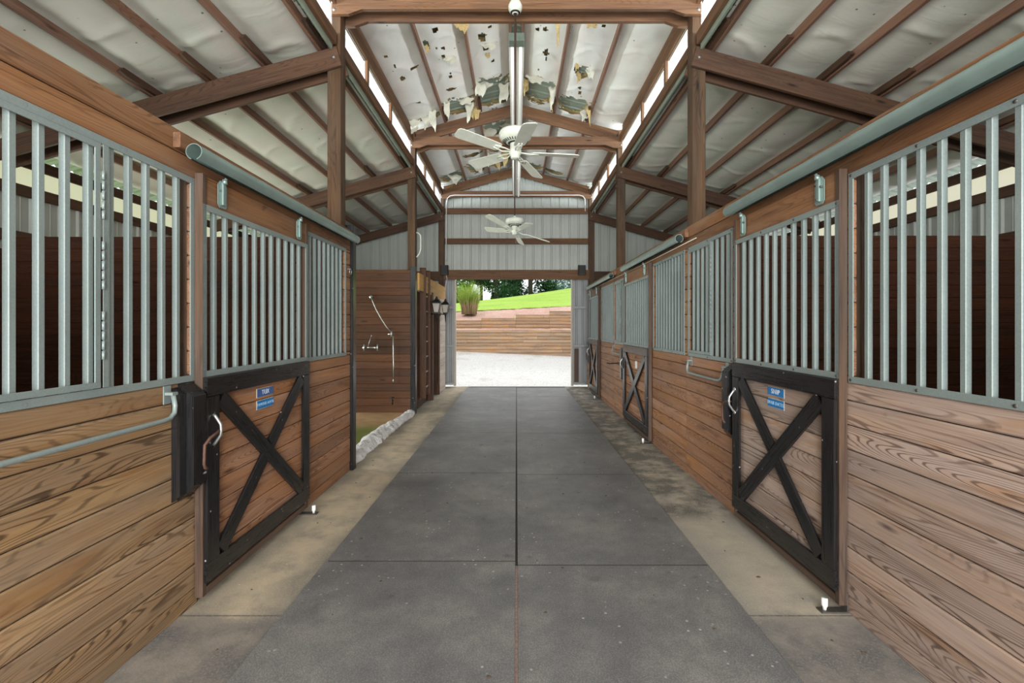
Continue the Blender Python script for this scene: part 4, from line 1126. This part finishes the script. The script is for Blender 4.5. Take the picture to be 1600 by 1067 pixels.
def fan(y, x0, zr, th, ta, tb, Rr, ztop, label):
    zb = CH+zr; t = thing('ceiling_fan', label, 'ceiling fan', (x0, y, zb), 'white ceiling fans over the aisle')
    m = MB(); m.lathe([(0, .13), (.02, .13), (.02, .10), (.05, .09), (.068, .05), (.066, .02), (.05, -.01), (.02, -.025)], (x0, y, ztop), 20); m.build('canopy', M['fan_white'], t)
    m = MB(); m.lathe([(.021, -.024), (.03, -.02), (.048, -.012)], (x0, y, ztop), 16); m.build('canopy_socket', M['vent_dark'], t)
    m = MB(); m.tube([(x0, y, zb+.255), (x0, y, ztop+.0)], .011, 10); m.build('downrod', M['brown_rod'], t)
    m = MB(); m.tube([(x0, y, ztop+.13), (x0, y, 5.44)], .012, 8); m.build('hanging_stem', M['galv'], t)
    mo = MB(); mo.lathe([(0, .265), (.012, .265), (.02, .245), (.03, .224), (.10, .218), (.148, .203), (.158, .185), (.158, .155), (.152, .14), (.125, .112), (.075, .095), (0, .09)], (x0, y, zb), 36)
    mo_o = mo.build('motor_housing', M['fan_white'], t)
    v = MB()
    for k in range(28):
        a = 2*PI*k/28; ca, sa = math.cos(a), math.sin(a)
        v.beam((x0+ca*.090, y+sa*.090, zb+.098), (x0+ca*.124, y+sa*.124, zb+.109), .008, .004, (ca*-.6, sa*-.6, 1), .0005)
    v.lathe([(.072, .093), (.04, .088), (0, .088)], (x0, y, zb), 20)
    v.build('vent_slots', M['vent_dark'], mo_o)
    h = MB(); h.lathe([(.05, .087), (.05, .03), (.062, .02), (.062, -.015), (.045, -.03), (.045, -.05), (.036, -.06), (0, -.062)], (x0, y, zb), 24); h.build('hub', M['fan_white'], t)
    Q = Matrix.Rotation(tb, 3, 'Y') @ Matrix.Rotation(ta, 3, 'X')
    for k in range(5):
        a = th+2*PI*k/5; ca, sa = math.cos(a), math.sin(a)
        L = Vector((ca, sa, 0)); W = Vector((-sa, ca, 0)); pit = math.radians(13)
        W2 = W*math.cos(pit)+Vector((0, 0, 1))*math.sin(pit); N = L.cross(W2)
        def pt(l, w, n): return Vector((x0, y, zb))+Q @ (L*l+W2*w+N*n)
        out = [(.17, -.045), (.19, -.055), (.35, -.064), (Rr-.05, -.070), (Rr-.015, -.062), (Rr, -.04), (Rr, .04), (Rr-.015, .062), (Rr-.05, .070), (.35, .064), (.19, .055), (.17, .045)]
        b = MB(); n = len(out)
        b.add([pt(l, w, .003) for l, w in out]+[pt(l, w, -.004) for l, w in out], [list(range(n)), list(range(2*n-1, n-1, -1))]+[[i, (i+1) % n, n+(i+1) % n, n+i] for i in range(n)])
        bo = b.build('blade', M['fan_white'], t)
        br = MB()
        for w in (-.022, .022):
            br.tube([pt(.055, w*.5, .0), pt(.09, w*.7, -.004), (pt(.13, w*1.3, -.010)), pt(.18, w, -.009), pt(.23, w*.6, -.008)], .007, 6)
        br.tube([pt(.18, -.03, -.009), pt(.18, .03, -.009)], .006, 6)
        br.build('blade_iron', M['fan_white'], bo)
    m = MB(); m.tube([(x0+.02, y-.03, zb-.05), (x0+.021, y-.03, zb-.26)], .002, 5); m.lathe([(0, -.27), (.006, -.265), (.006, -.25), (0, -.245)], (x0+.021, y-.03, zb), 8); m.build('pull_chain', M['steel'], t)
fan(4.50, -.012, 1.69, math.radians(66), -.06, .10, .62, 4.59, 'nearer white five-blade ceiling fan hanging on a long rod')
fan(7.85, -.03, 1.62, .07, -.13, .275, .62, 4.6, 'farther white five-blade ceiling fan before the end wall')

# ------------------------------------------------------------------ outside
def gz(X, Y): return -.02+max(0, (Y-12.2)/7.8)*(.386-.044*X)
m = MB(); m.grid(lambda u, v: (-14+28*u, 11.95+8.4*v, gz(-14+28*u, 11.95+8.4*v)+.012*mnoise.noise(Vector((u*40, v*20, 0)))), 60, 40)
struct(m.build('ground_gravel', M['gravel'], origin=(0, 15, 0), recalc=False))
def twall(mb, x0, x1, y, z0, z1, th=.15, dep=.15, lean=.008):
    z = z0; k = 0
    while z < z1-.03:
        h = min(th, z1-z); x = x0-R.uniform(0, 1.5)
        while x < x1:
            x2 = x+R.uniform(1.6, 2.6)
            a, b = max(x, x0), min(x2, x1)
            if b-a > .05: mb.box(a, b-.006, y+lean*k, y+lean*k+dep, z, z+h-.010, .018, axis=0)
            x = x2
        z += h; k += 1
    mb.box(x0, x1, y+dep+.03, y+dep+.05, z0, z1-.02, .001, mi=1)
m = MB(); twall(m, -9, 9, 20.0, -.02, 1.42, .145)
tag(m.build('retaining_wall', [M['timber'], M['groove']], origin=(0, 20, 0)), 'lower weathered timber retaining wall behind the gravel', 'retaining wall')['kind'] = 'thing'
m = MB()
for (xa, xb, zt) in ((-9, -1.6, 1.85), (-1.6, -.03, 1.96), (-.03, 1.5, 2.11), (1.5, 9, 2.27)): twall(m, xa, xb, 20.95, 1.1, zt, .14); m.box(xa-.25, xa-.0, 21.12, 21.2, 1.1, zt-.22, .002, mi=1)
tag(m.build('retaining_wall', [M['timber'], M['groove']], origin=(0, 21, 1.1)), 'upper stepped timber retaining wall rising to the right', 'retaining wall')['kind'] = 'thing'
m = MB(); m.grid(lambda u, v: (-9+18*u, 20.24+.70*v, 1.36+.10*v+.03*mnoise.noise(Vector((u*60, v*3, 2)))), 120, 8)
o = m.build('mulch_terrace', M['mulch'], origin=(0, 20.5, 1.4), recalc=False); o['kind'] = 'stuff'; tag(o, 'strip of reddish mulch between the two timber walls', 'mulch')
def lawn_z(X, Y):
    t = (Y-23.2)/(46-23.2)
    a = 2.33+.05*(X+2.6); b = 4.55+.153*X
    return a+(b-a)*t+.25*math.sin(PI*min(max(t, 0), 1))
def stepz(X): return 1.82 if X < -1.6 else (1.93 if X < -.03 else (2.08 if X < 1.5 else 2.24))
m = MB()
def mul(u, v):
    X = -9+18*u; Y = 21.24+2.14*v
    e = 2.33+.05*(X+2.6)
    return (X, Y, stepz(X)*(1-v)+e*v+.03*mnoise.noise(Vector((X*4, Y*4, 0))))
m.grid(mul, 160, 16); o = m.build('mulch_bed', M['mulch'], origin=(0, 22, 2), recalc=False); o['kind'] = 'stuff'; tag(o, 'reddish mulch bed above the upper timber wall', 'mulch')
m = MB(); m.grid(lambda u, v: (-30+60*u, 23.2+23.5*v, lawn_z(-30+60*u, 23.2+23.5*v)+.02*mnoise.noise(Vector((u*200, v*80, 0)))), 120, 60)
m.grid(lambda u, v: (-30+60*u, 46.6+30*v, lawn_z(-30+60*u, 46.6)-3.0*v), 20, 6)
m.grid(lambda u, v: (-16+10.3*u, -4+15.9*v, -.03+.01*mnoise.noise(Vector((u*60, v*60, 0)))), 40, 60)
struct(m.build('lawn_hill', M['lawn'], origin=(0, 35, 3), recalc=False))
# ornamental grass
t = thing('ornamental_grass', 'tall bushy ornamental grass clump on the mulch, green above and tan at its base', 'ornamental grass', (-2.27, 22.2, 2.0))
m = MB(); r = random.Random(3)
for i in range(1000):
    a = r.uniform(0, 2*PI); q = math.sqrt(r.random()); bx, by = -2.27+.36*q*math.cos(a), 22.25+.36*q*math.sin(a)
    h = r.uniform(1.0, 2.35)*(1-.22*q) if i % 4 else r.uniform(.45, .95); out = (.06+.34*q)*h*r.uniform(.5, 1.1); w = r.uniform(.010, .020)
    az = a+r.uniform(-.5, .5); pa = r.uniform(0, PI); pts = []; gs = []
    for k in range(6):
        tt = k/5; rr = out*tt**2.2; dz = h*tt*(1-.22*tt**3)
        c = Vector((bx+rr*math.cos(az), by+rr*math.sin(az), 2.14+dz*.94)); ww = w*(1-.8*tt)
        pts += [c+Vector((ww*math.cos(pa), ww*math.sin(pa), 0)), c-Vector((ww*math.cos(pa), ww*math.sin(pa), 0))]
        gl = min(1, dz/2.0); gs += [(gl, 0, 0)]*2
    m.add(pts, [[2*k, 2*k+1, 2*k+3, 2*k+2] for k in range(5)], gs)
m.build('blades', M['blade'], t, recalc=False)
# trees beyond the lawn
def tree(px, Y, h, cw, mat, label, seed, low=1.6, dens=2600, lsz=.36):
    r = random.Random(seed); X = (px-CX)*Y/F; z0 = (lawn_z(X, 46.6)-.35 if Y > 46 else lawn_z(X, Y))
    t = thing('tree', label, 'tree', (X, Y, z0-.5), 'trees beyond the lawn')
    m = MB(); lean = r.uniform(-.3, .3)
    m.tube([(X, Y, z0-.6), (X+lean*.2, Y, z0+h*.3), (X+lean, Y, z0+h*.7), (X+lean, Y, z0+h*.92)], .2, 9, True, 0, [.26, .2, .12, .04])
    for k in range(7):
        a = r.uniform(0, 2*PI); zz = z0+low+(h-low)*r.uniform(.0, .7); l = cw*r.uniform(.5, .95)
        m.tube([(X+lean*.5, Y, zz), (X+l*.5*math.cos(a), Y+l*.5*math.sin(a), zz+.15*l), (X+l*math.cos(a), Y+l*math.sin(a), zz+.2*l)], .05, 6, True, 0, [.07, .045, .02])
    m.build('trunk', M['trunk'], t)
    c = MB(); blobs = []
    for k in range(26):
        a = r.uniform(0, 2*PI); f = r.random(); zz = z0+low+(h-low)*f; rad = cw*(1.05-.75*f)*r.uniform(.2, 1)
        blobs.append((X+rad*math.cos(a), Y+rad*math.sin(a), zz, r.uniform(.5, 1.1)*cw*.38))
    for i in range(dens):
        bx, by, bz, br = blobs[i % len(blobs)]
        d = Vector((r.gauss(0, 1), r.gauss(0, 1), r.gauss(0, .7))); d = d.normalized()*br*(r.random()**.4)
        p = Vector((bx, by, bz))+d; u = Vector((r.gauss(0, 1), r.gauss(0, 1), r.gauss(0, 1))).normalized(); v = u.cross(Vector((r.gauss(0, 1), r.gauss(0, 1), r.gauss(0, 1)))).normalized()
        q = lsz*r.uniform(.5, 1.1)
        c.add([p-u*q*.6, p+v*q*.28, p+u*q*.6, p-v*q*.28], [[0, 1, 2, 3]], None, r.random())
    c.build('crown', mat, t, recalc=False)
for i, (px, Y, h, cw, mt, lb, low) in enumerate([
        (712, 50, 9, 2.6, 'leaf3', 'green tree glimpsed left of the ornamental grass', .6),
        (752, 62, 11, 2.4, 'leaf3', 'mid green tree just right of the ornamental grass', .9),
        (775, 52, 12, 2.6, 'leaf1', 'dark tree with a bare trunk right of the ornamental grass', 2.0),
        (786, 68, 14, 2.2, 'leaf1', 'dark slim tree, second trunk to the right of the grass clump', 1.6),
        (804, 60, 13, 2.6, 'leaf1', 'dark tree at the middle of the doorway view', 1.3),
        (829, 47, 10, 2.7, 'leaf1', 'thinner dark tree right of the doorway centre with sky gaps', 1.2),
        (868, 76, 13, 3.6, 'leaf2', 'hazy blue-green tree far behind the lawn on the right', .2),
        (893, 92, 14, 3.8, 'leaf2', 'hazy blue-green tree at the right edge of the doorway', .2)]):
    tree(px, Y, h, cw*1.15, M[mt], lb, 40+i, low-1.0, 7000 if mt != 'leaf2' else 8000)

# ------------------------------------------------------------------ light
w = bpy.data.worlds.new('world'); S.world = w; w.use_nodes = True
bg = w.node_tree.nodes['Background']; bg.inputs[0].default_value = (.93, .97, 1.0, 1); bg.inputs[1].default_value = 1.4
def area(name, loc, rot, sx, sy, power, col=(1, 1, 1)):
    l = bpy.data.lights.new(name, 'AREA'); l.shape = 'RECTANGLE'; l.size = sx; l.size_y = sy; l.energy = power; l.color = col
    o = bpy.data.objects.new(name, l); C.objects.link(o); o.location = loc; o.rotation_euler = rot
    return o
area('rear_door_daylight', (0, -3.8, 1.9), (PI/2, 0, 0), 3.4, 3.4, 830, (1, .985, .96))
for s in (-1, 1):
    area('clerestory_daylight_%s' % SIDE[s], (s*3.2, 4.5, 4.38), (0, s*(PI/2+.28), 0), .3, 14, 540, (.95, .98, 1))
    area('eave_daylight_%s' % SIDE[s], (s*5.9, 4.5, 3.3), (0, s*PI/2, 0), .5, 14, 22, (1, .98, .94))
    area('side_ceiling_fill_%s' % SIDE[s], (s*3.6, -3.85, 3.05), (PI/2+.12, 0, 0), 3.2, .8, 35, (.93, 1, .93))  # unseen fill lamps added to brighten the side ceilings
o = area('doorway_daylight', (0, 13.3, 4.3), (0, 0, 0), 4.0, 1.4, 130, (.97, .99, 1))
o.rotation_euler = Vector((0, -1, -.85)).to_track_quat('-Z', 'Y').to_euler()
area('wash_bay_daylight', (-5.62, 6.7, 1.25), (0, -PI/2, 0), 2.3, 2.5, 150, (.97, 1, .93))
